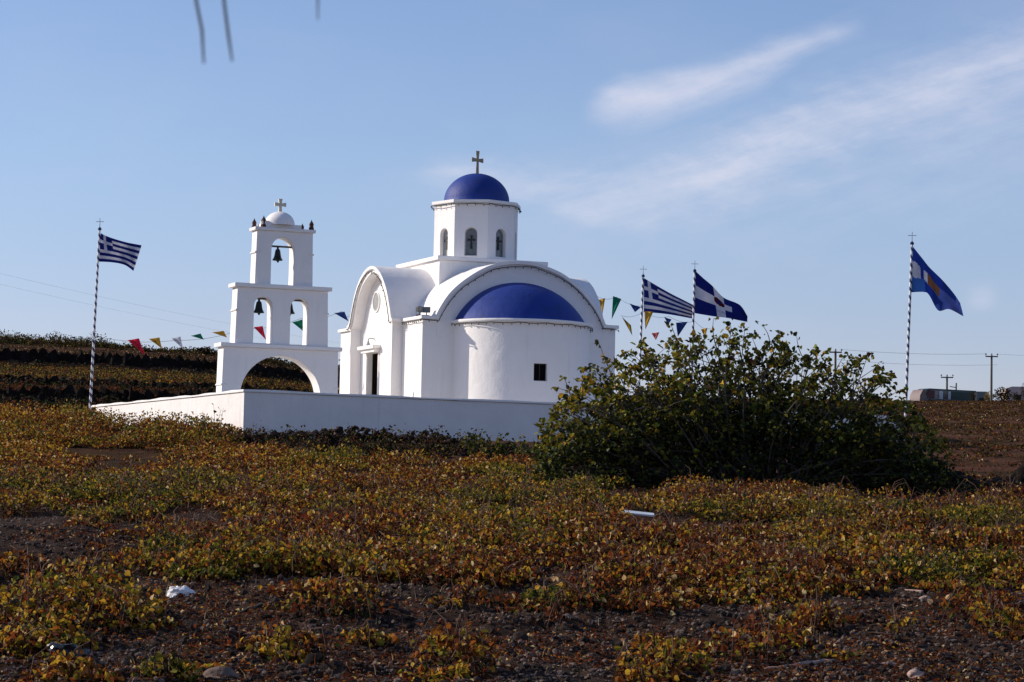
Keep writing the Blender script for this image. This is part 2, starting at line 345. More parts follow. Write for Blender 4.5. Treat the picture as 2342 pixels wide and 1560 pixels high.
xs = np.unique(np.round(np.concatenate([np.arange(-900, -120, 40), np.arange(-120, -40, 4), np.arange(-40, -12, .8), np.arange(-12, -7, .35), np.arange(-7, 7, .1), np.arange(7, 12, .35), np.arange(12, 80, .9), np.arange(80, 160, 4), np.arange(160, 901, 40)]), 3))
ys = np.unique(np.round(np.concatenate([np.arange(-60, 16, 2.5), np.arange(16, 21, .4), np.arange(21, 34, .1), np.arange(34, 60, .28), np.arange(60, 92, .5), np.arange(92, 97.5, .25), np.arange(97.5, 109, .6), np.arange(109, 113, .25), np.arange(113, 158, 1.1), np.arange(158, 165, .3), np.arange(165, 360, 1.6), np.arange(360, 480, 8), np.arange(480, 1200, 60)]), 3))
GX, GY = np.meshgrid(xs, ys); GZ = Zt(GX, GY)
nx, ny = len(xs), len(ys)
def np_mesh(name, V, faces_flat, counts, mats, smooth=False, col=None):
    me = bpy.data.meshes.new(name); nv = len(V); nf = len(counts)
    me.vertices.add(nv); me.vertices.foreach_set('co', np.ascontiguousarray(V, dtype=np.float32).ravel())
    me.loops.add(len(faces_flat)); me.loops.foreach_set('vertex_index', np.ascontiguousarray(faces_flat, dtype=np.int32))
    me.polygons.add(nf); st = np.concatenate([[0], np.cumsum(counts)[:-1]]).astype(np.int32)
    me.polygons.foreach_set('loop_start', st)
    me.polygons.foreach_set('use_smooth', np.full(nf, smooth))
    if col is not None:
        a = me.attributes.new('col', 'FLOAT_COLOR', 'POINT'); a.data.foreach_set('color', np.ascontiguousarray(col, dtype=np.float32).ravel())
    for m_ in (mats if isinstance(mats, (list, tuple)) else [mats]): me.materials.append(m_)
    me.update(calc_edges=True)
    o = bpy.data.objects.new(name, me); COL.objects.link(o); return o
idx = (np.arange(ny-1)[:, None]*nx+np.arange(nx-1)[None, :]).ravel()
F4 = np.stack([idx, idx+1, idx+nx+1, idx+nx], 1)
tag(np_mesh('ground', np.stack([GX.ravel(), GY.ravel(), GZ.ravel()], 1), F4.ravel(), np.full(len(F4), 4), M['soil'], True), kind='structure')

# ------------------------------------------------------------------ courtyard: floor and walls
MBf = MB(); MBf.box(.3, LEN_U-.3, .3, LEN_V-.3, 1.3, FLOOR)
o = MBf.build('courtyard_floor', M['paving']); o.location = (WC.x, WC.y, 0); o.rotation_euler = (0, 0, WYAW); tag(o, kind='structure')
cw = thing('courtyard_wall', 'low whitewashed courtyard wall with thin capping round the chapel', 'wall', (WC.x, WC.y, 0), WYAW)
b = MB(); T = .34
def wob_wall(b, x0, x1, y0, y1, z0, z1, n=24):
    # long wall with a slightly wavering hand-built top
    lx = x1-x0 > y1-y0
    R = []
    for i in range(n+1):
        f = i/n; wz = .012*math.sin(i*1.7)+.008*math.sin(i*.6+1); wy = .012*math.sin(i*1.1+.4)
        if lx: R.append([(x0+(x1-x0)*f, y0+wy, z0), (x0+(x1-x0)*f, y1+wy, z0), (x0+(x1-x0)*f, y1+wy, z1+wz), (x0+(x1-x0)*f, y0+wy, z1+wz)])
        else: R.append([(x0+wy, y0+(y1-y0)*f, z0), (x1+wy, y0+(y1-y0)*f, z0), (x1+wy, y0+(y1-y0)*f, z1+wz), (x0+wy, y0+(y1-y0)*f, z1+wz)])
    k = len(b.v); vs = [p for r in R for p in r]
    fs = [(4*i+j, 4*i+(j+1) % 4, 4*i+4+(j+1) % 4, 4*i+4+j) for i in range(n) for j in range(4)]+[(0, 1, 2, 3), (4*n, 4*n+1, 4*n+2, 4*n+3)]
    b.add(vs, fs)
wob_wall(b, 0, LEN_U, 0, T, .4, WTOP-.05); wob_wall(b, 0.002, T, T+.001, LEN_V-T, .4, WTOP-.05)
wob_wall(b, 0, LEN_U, LEN_V-T, LEN_V, .4, WTOP-.05); wob_wall(b, LEN_U-T, LEN_U-.002, T+.001, LEN_V-T-.001, .4, WTOP-.05)
b.build('wall', M['wallwhite'], cw)
b = MB(); e = .035
wob_wall(b, -e, LEN_U+e, -e, T+e, WTOP-.047, WTOP+.01); wob_wall(b, -e, T+e, T+e+.001, LEN_V-T-e-.001, WTOP-.047, WTOP+.01)
wob_wall(b, -e, LEN_U+e, LEN_V-T-e, LEN_V+e, WTOP-.047, WTOP+.01); wob_wall(b, LEN_U-T-e, LEN_U+e, T+e+.001, LEN_V-T-e-.001, WTOP-.047, WTOP+.01)
b.build('capping', M['white'], cw)

# ------------------------------------------------------------------ church
CY_ = rad(23); CO = at(967, 728, 73); EZ = CO.z-FLOOR       # eave height above the floor
ch = thing('church', 'white domed chapel with blue dome and rounded blue-roofed apse', 'church', (CO.x, CO.y, FLOOR), CY_)
FRX = lambda a, z, d: (a, d, z)         # plates facing the apse side (x along the front, d into the building)
FLX = lambda a, z, d: (d, a, z)         # plates facing the door side
H = EZ; DZ0 = H-.80
ARF = [(0.42, 0), (0.47, .10), (.56, .28), (.81, .66), (1.13, .98), (1.54, 1.28), (1.93, 1.5), (2.3, 1.64), (2.7, 1.715), (3.08, 1.735), (3.46, 1.715), (3.85, 1.62), (4.28, 1.47), (4.66, 1.25), (5.0, 1.0), (5.35, .63), (5.6, .28), (5.69, .10), (5.74, 0)]
ARL = [(1.62, 0), (1.68, .12), (1.78, .36), (2.06, .87), (2.30, 1.14), (2.55, 1.36), (2.9, 1.56), (3.2, 1.655), (3.47, 1.68), (3.75, 1.64), (4.05, 1.54), (4.45, 1.30), (4.8, .90), (5.02, .48), (5.15, .22), (5.28, .06), (5.36, 0)]
def dens(L, k=3):
    out = []
    for i in range(len(L)-1):
        p0 = L[max(i-1, 0)]; p1 = L[i]; p2 = L[i+1]; p3 = L[min(i+2, len(L)-1)]
        for j in range(k):
            t_ = j/k; q = []
            for c in (0, 1):
                q.append(.5*((2*p1[c])+(-p0[c]+p2[c])*t_+(2*p0[c]-5*p1[c]+4*p2[c]-p3[c])*t_*t_+(-p0[c]+3*p1[c]-3*p2[c]+p3[c])*t_**3))
            out.append(tuple(q))
    out.append(L[-1]); return out
ARFd = dens(ARF); ARLd = dens(ARL)
b = MB()
b.box(0, 6.15, 0, 1.64, -.3, H-.02); b.box(0, 6.15, 5.34, 7.15, -.3, H-.02); b.box(3.2, 6.15, 1.641, 5.339, -.3, H-.025); b.box(.34, 3.199, 1.641, 1.9, -.3, H-.025); b.box(.34, 3.199, 5.1, 5.339, -.3, H-.025); b.box(.34, 3.199, 1.901, 5.099, DZ0+.35, H-.025)
b.plate([(.44, H-.5)]+[(a, H+z) for a, z in ARFd]+[(5.72, H-.5)], [], -.004, 7.18, FRX)          # front-to-back vault body
# left arm: a frame round the recessed entrance face
outer = [(1.64, -.3)]+[(a, H+z) for a, z in ARLd]+[(5.34, -.3)]
cxm = 3.49
inner = [(1.76, -.3)]+[(cxm+(a-cxm)*.955, H+z*.93-.03) for a, z in ARLd]+[(5.22, -.3)]
b.plate(outer+inner[::-1], [], -.33, -.002, FLX)
D0, D1, DZ = 3.68, 4.64, H-.80
b.plate([(1.64, -.3), (D0, -.3), (D0, DZ), (D1, DZ), (D1, -.3), (5.34, -.3)]+[(a, H+z) for a, z in ARLd[::-1]], [], 0, .17, FLX)
b.plate([(1.64, H-.6)]+[(a, H+z) for a, z in ARLd]+[(5.34, H-.6)], [], .302, 6.46, FLX)           # side-to-side vault body
b.box(6.15-.1, 6.455, 1.64, 5.34, -.3, H-.59)
b.build('wall', M['white'], ch)
# vault shells: thin rounded roofs with flat ledges over the corner blocks
def shell(prof, lo, hi, d0, d1, fr, th=.09, name='vault_roof'):
    L = [(lo, 0.0)]+prof+[(hi, 0.0)]; up = []
    for i, p_ in enumerate(L):
        a_ = L[max(i-1, 0)]; c_ = L[min(i+1, len(L)-1)]; tx, tz = c_[0]-a_[0], c_[1]-a_[1]; l = math.hypot(tx, tz) or 1
        up.append((p_[0]-tz/l*th, p_[1]+tx/l*th))
    b = MB(); b.plate([(a, H+z-.01) for a, z in L]+[(a, H+z) for a, z in up[::-1]], [], d0, d1, fr)
    return b.build(name, M['white'], ch, 30)
shell(ARFd, .30, 5.85, -.09, 7.25, FRX)
shell(ARLd, 1.50, 5.50, -.40, 6.55, FLX)
b = MB()
for x0, x1, y0, y1 in ((-.075, .44, -.092, 1.62), (-.075, .44, 5.40, 7.252), (5.72, 6.225, -.092, 1.60), (5.72, 6.225, 5.40, 7.252)):
    b = MB(); b.box(x0, x1, y0, y1, H-.012, H+.083); b.build('corner_ledge', M['white'], ch)
# apse
AX, AR = 3.04, 2.05
b = MB(); ang = sorted(set([round(PI+PI*k/56, 5) for k in range(57)]+[PI*1.5-.190, PI*1.5+.005]))
wz0, wz1 = H-1.78, H-1.28; zs = [-.3, .6, wz0, wz1, H-.6, H-.10]
wa0, wa1 = PI*1.5-.190, PI*1.5+.005
P_ = lambda a, r, z: (AX+r*math.cos(a), r*math.sin(a), z)
for i in range(len(ang)-1):
    for j in range(len(zs)-1):
        am = (ang[i]+ang[i+1])/2
        if wa0 < am < wa1 and j == 2: continue
        b.add([P_(ang[i], AR, zs[j]), P_(ang[i+1], AR, zs[j]), P_(ang[i+1], AR, zs[j+1]), P_(ang[i], AR, zs[j+1])], [(0, 1, 2, 3)])
r2 = AR-.16
for q in ([(wa0, wz0), (wa0, wz1)], [(wa0, wz1), (wa1, wz1)], [(wa1, wz1), (wa1, wz0)], [(wa1, wz0), (wa0, wz0)]):
    (a, z), (a2, z2) = q; b.add([P_(a, AR, z), P_(a2, AR, z2), P_(a2, r2, z2), P_(a, r2, z)], [(0, 1, 2, 3)])
b.build('apse_wall', M['white'], ch, 30)
win = MB(); win.box(-.22, .22, -.02, .02, wz0-.02, wz1+.02); am = (wa0+wa1)/2
wo_ = win.build('window', M['black'], ch); wo_.location = P_(am, AR-.15, 0); wo_.rotation_euler = (0, 0, am+PI/2)
b = MB(); b.box(-.2, .2, -.05, -.025, wz0, wz0+.03); b.box(-.2, .2, -.05, -.025, wz1-.03, wz1); b.box(-.012, .012, -.05, -.025, wz0+.03, wz1-.03); b.box(-.2, -.17, -.05, -.025, wz0+.03, wz1-.03); b.box(.17, .2, -.05, -.025, wz0+.03, wz1-.03)
b.build('window_frame', M['dark'], wo_)
b = MB(); b.lathe([(AR-.2, H-.10), (AR+.09, H-.10), (AR+.105, H-.055), (AR+.09, H-.01), (AR-.2, H-.01)], (AX, 0, 0), 56, PI, 2*PI)
b.build('apse_ledge', M['white'], ch)
b = MB(); g = []
for j in range(21):
    al_ = rad(27.3)+(PI/2-rad(27.3))*j/20; rr_ = 2.27*math.cos(al_); zz_ = H-.04-1.04+2.27*math.sin(al_)
    g.append([(AX-.05+rr_*math.cos(PI+PI*k/48), .97*rr_*math.sin(PI+PI*k/48), zz_) for k in range(49)])
b.sheet(g); b.build('apse_half_dome', M['blue'], ch, 40)
# drum base, drum, cornice, dome
DX, DY = 2.98, 3.62; hb = 1.70
DX = 2.93
b = MB(); b.box(DX-hb, DX+hb, DY-hb, DY+hb, H+.3, H+1.93); b.build('drum_base', M['white'], ch)
b = MB(); b.box(DX-hb-.09, DX+hb+.09, DY-hb-.09, DY+hb+.09, H+1.932, H+2.05); b.build('drum_base_slab', M['white'], ch)
DX = 3.07; OR = 1.33; OA = -PI/2-rad(29)             # octagon radius and outward angle of the facet that faces the viewer
def octv(k, r): a = OA+PI/8+k*PI/4; return (DX+r*math.cos(a), DY+r*math.sin(a))
side = 2*OR*math.sin(PI/8); apo = OR*math.cos(PI/8)
def archloop(cx, w_, z0, zspring, n=12, rise=None):
    r = w_/2; rz = rise or r
    return [(cx-r, z0), (cx+r, z0)]+[(cx+r*math.cos(PI*k/n), zspring+rz*math.sin(PI*k/n)) for k in range(n+1)]
dz0, dz1 = H+2.052, H+3.78
b = MB(); facets = []
for k in range(8):
    a = OA+k*PI/4; n_ = (math.cos(a), math.sin(a)); t_ = (-n_[1], n_[0])
    fr = (lambda n_, t_: (lambda u_, z, d: (DX+n_[0]*(apo-d)+t_[0]*u_, DY+n_[1]*(apo-d)+t_[1]*u_, z)))(n_, t_)
    hole = archloop(0, .38, dz0+.13, dz0+.80, 10); facets.append(fr)
    bb = MB(); bb.plate([(-side/2, dz0), (side/2, dz0), (side/2, dz1), (-side/2, dz1)], [hole], 0, .13, fr)
    b.add(bb.v, bb.f)
b.build('drum_wall', M['white'], ch, 25)
for k in (7, 0, 1, 2):
    fr = facets[k]; wn = MB(); wn.plate(archloop(0, .44, dz0+.10, dz0+.80, 10), [], .131, .16, fr); wobj = wn.build('drum_window', M['glass'] if k != 7 else M['greyglass'], ch)
    cr = MB(); zc = dz0+.62
    def fl(x0, z0, x1, z1, w0, w1):
        dx_, dz_ = x1-x0, z1-z0; l = math.hypot(dx_, dz_); nx_, nz_ = -dz_/l, dx_/l
        return [(x0+nx_*w0, z0+nz_*w0), (x0-nx_*w0, z0-nz_*w0), (x1-nx_*w1, z1-nz_*w1), (x1+nx_*w1, z1+nz_*w1)]
    for q in (fl(0, zc+.021, 0, zc+.135, .02, .034), fl(0, zc-.021, 0, zc-.27, .02, .036), fl(.021, zc, .115, zc, .02, .034), fl(-.021, zc, -.115, zc, .02, .034), fl(-.021, zc, .021, zc, .021, .021)):
        cr.plate(q, [], .10, .125, fr)
    cr.build('window_cross', M['dark'], wobj)
    fr_ = MB(); fr_.plate(archloop(0, .40, dz0+.115, dz0+.80, 10), [archloop(0, .33, dz0+.15, dz0+.80, 10)], .118, .129, fr); fr_.build('window_frame', M['lampgrey'], wobj)
b = MB(); oc = [octv(k, OR+.085) for k in range(8)]
b.plate(oc, [], H+3.79, H+3.885, lambda a, c, d: (a, c, d)); b.build('drum_cornice', M['white'], ch)
b = MB(); b.lathe([(1.02, H+3.80), (1.02, H+3.93)]+[(1.01*math.cos(PI/2*k/16), H+3.95+.89*math.sin(PI/2*k/16)) for k in range(17)], (DX, DY, 0), 40)
b.build('dome', M['blue'], ch, 40)
def cross_mb(zb, h, arm, th, base_w, fl_w, fr, zc=None):
    c = MB(); zc = zc or zb+h*.62
    def q(x0, z0, x1, z1, w0, w1):
        dx_, dz_ = x1-x0, z1-z0; l = math.hypot(dx_, dz_); nx_, nz_ = -dz_/l, dx_/l
        c.plate([(x0+nx_*w0, z0+nz_*w0), (x0-nx_*w0, z0-nz_*w0), (x1-nx_*w1, z1-nz_*w1), (x1+nx_*w1, z1+nz_*w1)], [], -th/2, th/2, fr)
    q(0, zb, 0, zc-base_w, base_w*1.35, base_w); q(0, zc+base_w, 0, zb+h, base_w, fl_w)
    q(-base_w, zc, -arm, zc, base_w, fl_w); q(base_w, zc, arm, zc, base_w, fl_w); q(-base_w, zc, base_w, zc, base_w, base_w)
    return c
cross_mb(H+4.80, .74, .22, .07, .042, .068, lambda a, z, d: (DX+a*.97+d*.26, DY+a*.26+d*.97, z)).build('dome_cross', M['cross'], ch)
# door and its surround
b = MB()
b.box(.18, .335, 1.66, 1.9, -.3, DZ+.34); b.box(.18, .335, 5.1, 5.32, -.3, DZ+.34)
b.box(.18, 3.19, 1.905, 1.93, -.28, DZ+.34); b.box(.18, 3.19, 5.07, 5.095, -.28, DZ+.34); b.box(3.15, 3.19, 1.94, 5.06, -.28, DZ+.34); b.box(.18, 3.15, 1.94, 5.06, -.28, -.02); b.box(.18, 3.15, 1.94, 5.06, DZ+.30, DZ+.34)
b.build('darkened_interior', M['door'], ch)  # room lining coloured dark to stand in for the unlit inside
b = MB(); b.box(.20, 1.10, D0-.09, D0-.03, 0, DZ); dr = b.build('door', M['door'], ch); dr['label'] = 'dark wooden door leaf swung open inwards'
b = MB(); b.tube([(1.0, D0-.03, 1.0), (1.0, D0+.04, 1.0)], .02); b.build('door_handle', M['iron'], dr)
b = MB(); b.box(-.17, -.002, D0-.10, D1+.14, DZ+.005, DZ+.10); b.box(-.25, -.004, D0-.2, D1+.24, DZ+.102, DZ+.21)
b.build('door_lintel', M['white'], ch)
for y0 in (D0-.10, D1+.02):
    b = MB(); b.box(-.02, -.002, y0, y0+.08, -.3, DZ); b.build('door_jamb', M['white'], ch)
b = MB(); b.tube([(0, 4.05, DZ+.42), (-.14, 4.05, DZ+.44), (-.2, 4.05, DZ+.40), (-.2, 4.05, DZ+.34)], .02); b.lathe([(.02, DZ+.36), (.07, DZ+.24), (.06, DZ+.22), (.02, DZ+.22)], (-.2, 4.05, 0), 12)
b.build('wall_lamp', M['lampgrey'], ch)
b = MB(); b.plate([(3.92+.27*math.cos(2*PI*k/28), H+.74+.285*math.sin(2*PI*k/28)) for k in range(28)], [], -.02, .02, FLX); rw = b.build('round_window', M['greyglass'], ch)
b = MB(); b.plate([(3.92+.31*math.cos(2*PI*k/28), H+.74+.325*math.sin(2*PI*k/28)) for k in range(28)], [[(3.92+.26*math.cos(2*PI*k/28), H+.74+.275*math.sin(2*PI*k/28)) for k in range(28)]], -.035, .01, FLX); b.build('window_rim', M['white'], rw)
b = MB(); b.box(-.025, -.002, .60, .68, .0, 1.25); b.build('cable_conduit', M['white'], ch)
# string lights and floodlights hang on or stand on the chapel
Rm = Matrix.Translation((CO.x, CO.y, FLOOR)) @ Matrix.Rotation(CY_, 4, 'Z')
def string_lights(pts, label, step=.22, sag=.03):
    r = thing('string_lights', label, 'string lights', (CO.x, CO.y, FLOOR), CY_, 'strings of bulbs along the chapel edges')
    pts = [Vector(p) for p in pts]; Q = []; acc = 0
    for i in range(len(pts)-1):
        l = (pts[i+1]-pts[i]).length; k = max(1, int(l/.08))
        for j in range(k): Q.append(pts[i].lerp(pts[i+1], j/k))
    Q.append(pts[-1])
    for i, q in enumerate(Q): q.z -= sag*abs(math.sin(i*.32))*(.6+.4*random.random())
    b = MB(); b.tube(Q, .013, 5); b.build('wire', M['wire'], r)
    b = MB(); last = None
    for q in Q:
        if last is None or (q-last).length > step:
            last = q; c = q+Vector((random.uniform(-.01, .01), random.uniform(-.01, .01), -.035))
            b.lathe([(.003, .02), (.013, .01), (.018, -.004), (.011, -.02), (.002, -.026)], c, 6)
    o = b.build('bulb', M['wire'], r); tag(o, kind='stuff')
string_lights([(-.1, -.10, H-.03), (.42, -.12, H-.03)]+[(3.09+(a-3.09)*.985, -.11, H+z*.985-.03) for a, z in ARFd]+[(6.22, -.1, H-.03)], 'string of bulbs along the big arch over the apse')
string_lights([P_(PI+PI*k/40, AR+.10, H-.12) for k in range(41)], 'string of bulbs under the curved ledge of the blue apse roof', .2)
string_lights([(*octv(k % 8, OR+.11), H+3.76) for k in range(9)], 'string of bulbs round the drum under the top dome', .2)
string_lights([(-.42, 1.5, H-.03)]+[(-.42, 3.49+(a-3.49)*.985, H+z*.985-.04) for a, z in ARLd]+[(-.42, 5.5, H-.03)], 'string of bulbs along the narrow arch above the door')
string_lights([(-.10, -.08, H-.04), (-.10, 1.45, H-.04)], 'short string of bulbs along the corner ledge below the floodlights', .12)
fl_ = thing('floodlight', 'pair of dark floodlights on the corner ledge of the chapel', 'floodlight', Rm @ Vector((.12, .28, H+.085)), CY_)
b = MB(); b.box(-.22, .18, -.03, .03, 0, .04); b.tube([(-.12, 0, .04), (-.12, 0, .16)], .015); b.tube([(.1, 0, .04), (.1, 0, .16)], .015); b.build('bracket', M['iron'], fl_)
for x_, rz in ((-.13, .5), (.11, -.5)):
    b = MB(); b.hexa([(-.11, -.07, .10), (.11, -.07, .10), (-.07, .07, .12), (.07, .07, .12), (-.11, -.07, .27), (.11, -.07, .27), (-.07, .07, .24), (.07, .07, .24)])
    h_ = b.build('lamp_head', M['dark'], fl_); h_.location = (x_, 0, 0); h_.rotation_euler = (0, 0, rz)
    b = MB(); b.box(-.09, .09, -.078, -.071, .115, .255); b.build('lamp_glass', M['glass'], h_)

# ------------------------------------------------------------------ bell tower
TYAW = rad(22); TO = at(512, 784, 70); TF = TO.z-FLOOR
tw = thing('bell_tower', 'white three-tiered belfry of open arches with small dome and cross', 'belfry', (TO.x, TO.y, FLOOR), TYAW)
Hh = TF; TT = .58
def tier(name, x0, x1, z0, z1, holes, y0, y1, taper=.04, ledge=.10, lt=.11):
    b = MB(); sh = lambda z: taper*(1-(z-z0)/(z1-z0))
    b.plate([(x0-taper, z0), (x1+taper, z0), (x1, z1), (x0, z1)], holes, y0, y1, FRX)
    o = b.build(name, M['white'], tw, 30)
    b = MB(); b.box(x0-ledge, x1+ledge, y0-ledge*.8, y1+ledge*.8, z1+.001, z1+lt); b.build('ledge', M['white'], tw)
    zm = z0+(z1-z0)*.58; b = MB()
    b.box(x0-.045, x0+.1, y0-.012, y1+.012, zm, zm+.045); b.build('band_course', M['white'], tw)
    b = MB(); b.box(x1-.1, x1+.045, y0-.012, y1+.012, zm, zm+.045); b.build('band_course', M['white'], tw)
    return o
tier('tier', 0, 3.32, -.3, Hh-.10, [[(.50, -.28), (2.84, -.28)]+[(1.67+1.17*math.cos(PI*k/32), Hh-1.46+1.165*math.sin(PI*k/32)) for k in range(33)]], 0, TT, .05)
def al(c, w_, z0, ztop): return archloop(c, w_, z0, ztop-w_/2, 14)
tier('tier', .36, 2.98, Hh+.012, Hh+1.58, [al(1.11, .54, Hh+.04, Hh+1.34), al(2.17, .54, Hh+.04, Hh+1.34)], .02, TT-.03, .04)
tier('tier', .88, 2.50, Hh+1.692, Hh+3.20, [al(1.64, .67, Hh+1.70, Hh+3.03)], .04, TT-.05, .03, .07, .09)
b = MB(); b.box(1.02, 2.16, .02, TT-.04, Hh+3.291, Hh+3.40); b.box(1.02, 1.22, .02, .22, Hh+3.401, Hh+3.47)
b.build('dome_plinth', M['white'], tw)
b = MB(); b.lathe([(.43, Hh+3.38)]+[(.42*math.cos(PI/2*k/12), Hh+3.42+.36*math.sin(PI/2*k/12)) for k in range(13)], (1.6, .29, 0), 28); b.build('dome', M['white'], tw, 40)
cross_mb(Hh+3.74, .40, .165, .07, .036, .055, lambda a, z, d: (1.6+a, .29+d, z), zc=Hh+3.98).build('cross', M['cream'], tw)
for x0, x1, z in ((.80, 1.42, Hh+1.30), (1.86, 2.48, Hh+1.30), (1.26, 2.02, Hh+2.79)):
    b = MB(); b.tube([(x0, .26, z), (x1, .26, z)], .028, 8); b.build('bell_beam', M['postgrey'], tw)
Tm = Matrix.Translation((TO.x, TO.y, FLOOR)) @ Matrix.Rotation(TYAW, 4, 'Z')
def bell(x, z, h, r, label, tilt=0):
    t_ = thing('bell', label, 'bell', Tm @ Vector((x, .26, z)), TYAW, 'bells of the belfry'); t_.rotation_euler = (0, tilt, TYAW)
    b = MB(); k = h/.40
    b.lathe([(.012, 0), (.03*k, -.005), (.03*k, -.05*k), (.05*k, -.06*k), (r*.46, -.085*k), (r*.55, -.15*k), (r*.62, -.22*k), (r*.75, -.29*k), (r*.98, -.345*k), (r, -.36*k), (r*.93, -.365*k), (r*.7, -.3*k), (r*.5, -.14*k)], (0, 0, 0), 22); b.build('bell_body', M['bell'], t_, 40)
    b = MB(); b.tube([(0, 0, -.1*k), (.01, 0, -.36*k)], .012); b.lathe([(.005, -.35*k), (.035*k, -.375*k), (.035*k, -.4*k), (.004, -.43*k)], (.01, 0, 0), 8); b.build('clapper', M['iron'], t_)
bell(1.05, Hh+1.28, .42, .158, 'dark bell under the left arch of the middle tier')
bell(1.95, Hh+1.28, .40, .150, 'dark bell half hidden in the right arch of the middle tier')
bell(1.555, Hh+2.77, .41, .148, 'dark bell hanging alone in the top arch of the belfry')
for x, y, s, l in ((.92, .50, 1.2, 'dark clay finial at the far left corner of the belfry top'), (1.07, .08, 1.4, 'taller dark clay finial at the front left corner of the belfry top'),
                   (2.33, .50, .95, 'small dark clay finial at the far right corner of the belfry top'), (2.46, .06, 1.25, 'dark clay finial at the front right corner of the belfry top')):
    t_ = thing('clay_finial', l, 'finial', Tm @ Vector((x, y, Hh+3.291)), random.random()*3, 'clay finials on the belfry')
    b = MB(); b.lathe([(.0, 0), (.055*s, 0), (.062*s, .03*s), (.045*s, .075*s), (.05*s, .10*s)], (0, 0, 0), 10); b.build('foot', M['terracotta'], t_)
    b = MB(); b.lathe([(.045*s, .10*s), (.055*s, .13*s), (.03*s, .175*s), (.012*s, .205*s), (.001, .24*s)], (0, 0, 0), 10); b.build('spike', M['terracotta'], t_)

# ------------------------------------------------------------------ flagpoles and flags
def flagpole(px, py, D, zbase, label, lean=0.0, pyfin=16):
    top = at(px, py, D); base = Vector((top.x-lean*(top.z-zbase), top.y, zbase))
    r = thing('flagpole', label, 'flagpole', base, 0, 'spiral striped flagpoles'); L = (top-base).length; ax = (top-base)
    b = MB(); rows = int(L/.028); n = 12
    vs = [(ax.x*i/rows+(.043-.008*i/rows)*math.cos(2*PI*k/n), ax.y*i/rows+(.043-.008*i/rows)*math.sin(2*PI*k/n), ax.z*i/rows) for i in range(rows+1) for k in range(n)]
    b.v = vs
    for i in range(rows):
        for k in range(n):
            b.f.append((i*n+k, i*n+(k+1) % n, (i+1)*n+(k+1) % n, (i+1)*n+k)); b.mi.append(1 if ((i*.028/.235+k/n) % 1.0) < .47 else 0)
    b.build('pole', [M['pole_white'], M['pole_blue']], r, 40, recalc=False)
    b = MB(); b.lathe([(.01, 0), (.055, .01), (.06, .05), (.03, .09), (.015, .1)], ax, 10); b.build('cap', M['pole_blue'], r)
    b = cross_mb(.1, .28, .12, .014, .008, .010, lambda a, z, d: (ax.x+a, ax.y+d, ax.z+z)); b.build('cross_finial', M['steel'], r)
    return r
def flag(name, label, D, tops, bots, us, pat, mats, nu=60, nv=36, amp=.05, ph=0.0, depth=.35):
    """cloth sheet spanned in its own plane between a top and a bottom hem, rippling in depth"""
    P0 = at(*tops[0], D)
    def cr(L, u):
        i = max(0, min(len(L)-2, int(np.searchsorted(us, u, side='right'))-1)); t_ = (u-us[i])/(us[i+1]-us[i])
        p0 = L[max(i-1, 0)]; p1 = L[i]; p2 = L[i+1]; p3 = L[min(i+2, len(L)-1)]
        return tuple(.5*(2*p1[c]+(-p0[c]+p2[c])*t_+(2*p0[c]-5*p1[c]+4*p2[c]-p3[c])*t_*t_+(-p0[c]+3*p1[c]-3*p2[c]+p3[c])*t_**3) for c in (0, 1))
    b = MB(); g = []
    for j in range(nv+1):
        row = []
        for i in range(nu+1):
            u = i/nu; v = j/nv; a = cr(tops, u); c = cr(bots, u)
            d = D+depth*u+amp*min(1, u*3)*math.sin(2*PI*(u*1.6+v*.45)+ph)+amp*.5*u*math.sin(2*PI*(u*3.3-v*.8)+ph*2)
            q = at(a[0]+(c[0]-a[0])*v, a[1]+(c[1]-a[1])*v, d); row.append(q-P0)
        g.append(row)
    b.sheet(g); b.mi = [pat((i+.5)/nu, (j+.5)/nv) for j in range(nv) for i in range(nu)]
    o = b.build(name, mats, None, 60, recalc=False); o.location = P0
    md = o.modifiers.new('cloth_thickness', 'SOLIDIFY'); md.thickness = .004
    return tag(o, label, 'flag')
def greek(u, v):
    k = int(v*9); st = 0 if k % 2 == 0 else 1
    if u < 5/13.5 and v < 5/9:
        cu, cv = u*13.5, v*9
        return 1 if (2 <= cu < 3 or 2 <= cv < 3) else 0
    return st
Zs = lambda L, ox, oy, s: [(ox+x/s, oy+y/s) for x, y in L]
PB = FLOOR-.2
flagpole(228, 527, WC.y+(wv*LEN_V).y+.2, 2.0, 'spiral striped flagpole at the left end of the courtyard wall', .022)
DL = WC.y+(wv*LEN_V).y+.2
tag(flag('flag', 'blue and white striped flag with corner cross flying left of the belfry', DL, Zs([(236, 180), (300, 210), (430, 250), (556, 275)], 160, 480, 3.3925), Zs([(224, 402), (330, 408), (425, 428), (492, 474)], 160, 480, 3.3925), [0, .3, .65, 1], greek, [M['f_navy'], M['f_white']], 54, 36, .07, .4), cat='flag')
DM = 86.0
flagpole(1471, 634, DM, PB, 'spiral striped flagpole nearest the right side of the church', .02)
flagpole(1589, 622, DM-.4, PB, 'spiral striped flagpole rising behind the fig bush beside another', .014)
tag(flag('flag', 'blue and white striped flag with corner cross right of the church', DM, Zs([(690, 395), (790, 455), (1000, 575), (1275, 715)], 1340, 560, 5.2), Zs([(688, 800), (850, 812), (1020, 832), (1262, 876)], 1340, 560, 5.2), [0, .27, .6, 1], greek, [M['f_blue'], M['f_white']], 54, 36, .07, 1.3), cat='flag')
def f3(u, v):
    if (u-.50)**2/.0065+(v-.42)**2/.018 < 1: return 2 if ((u-.50)**2/.0065+(v-.42)**2/.018 > .18) else 4
    if .44 < u < .57:
        if v < .32 and v > .18 and abs(u-.5) > .03: return 1
        if .68 < v < .84 and (int(v*60) % 3 == 0) and (int(u*120) % 4 != 0): return 3
        return 1
    if .33 < v < .62 and u < .70: return 1
    return 0
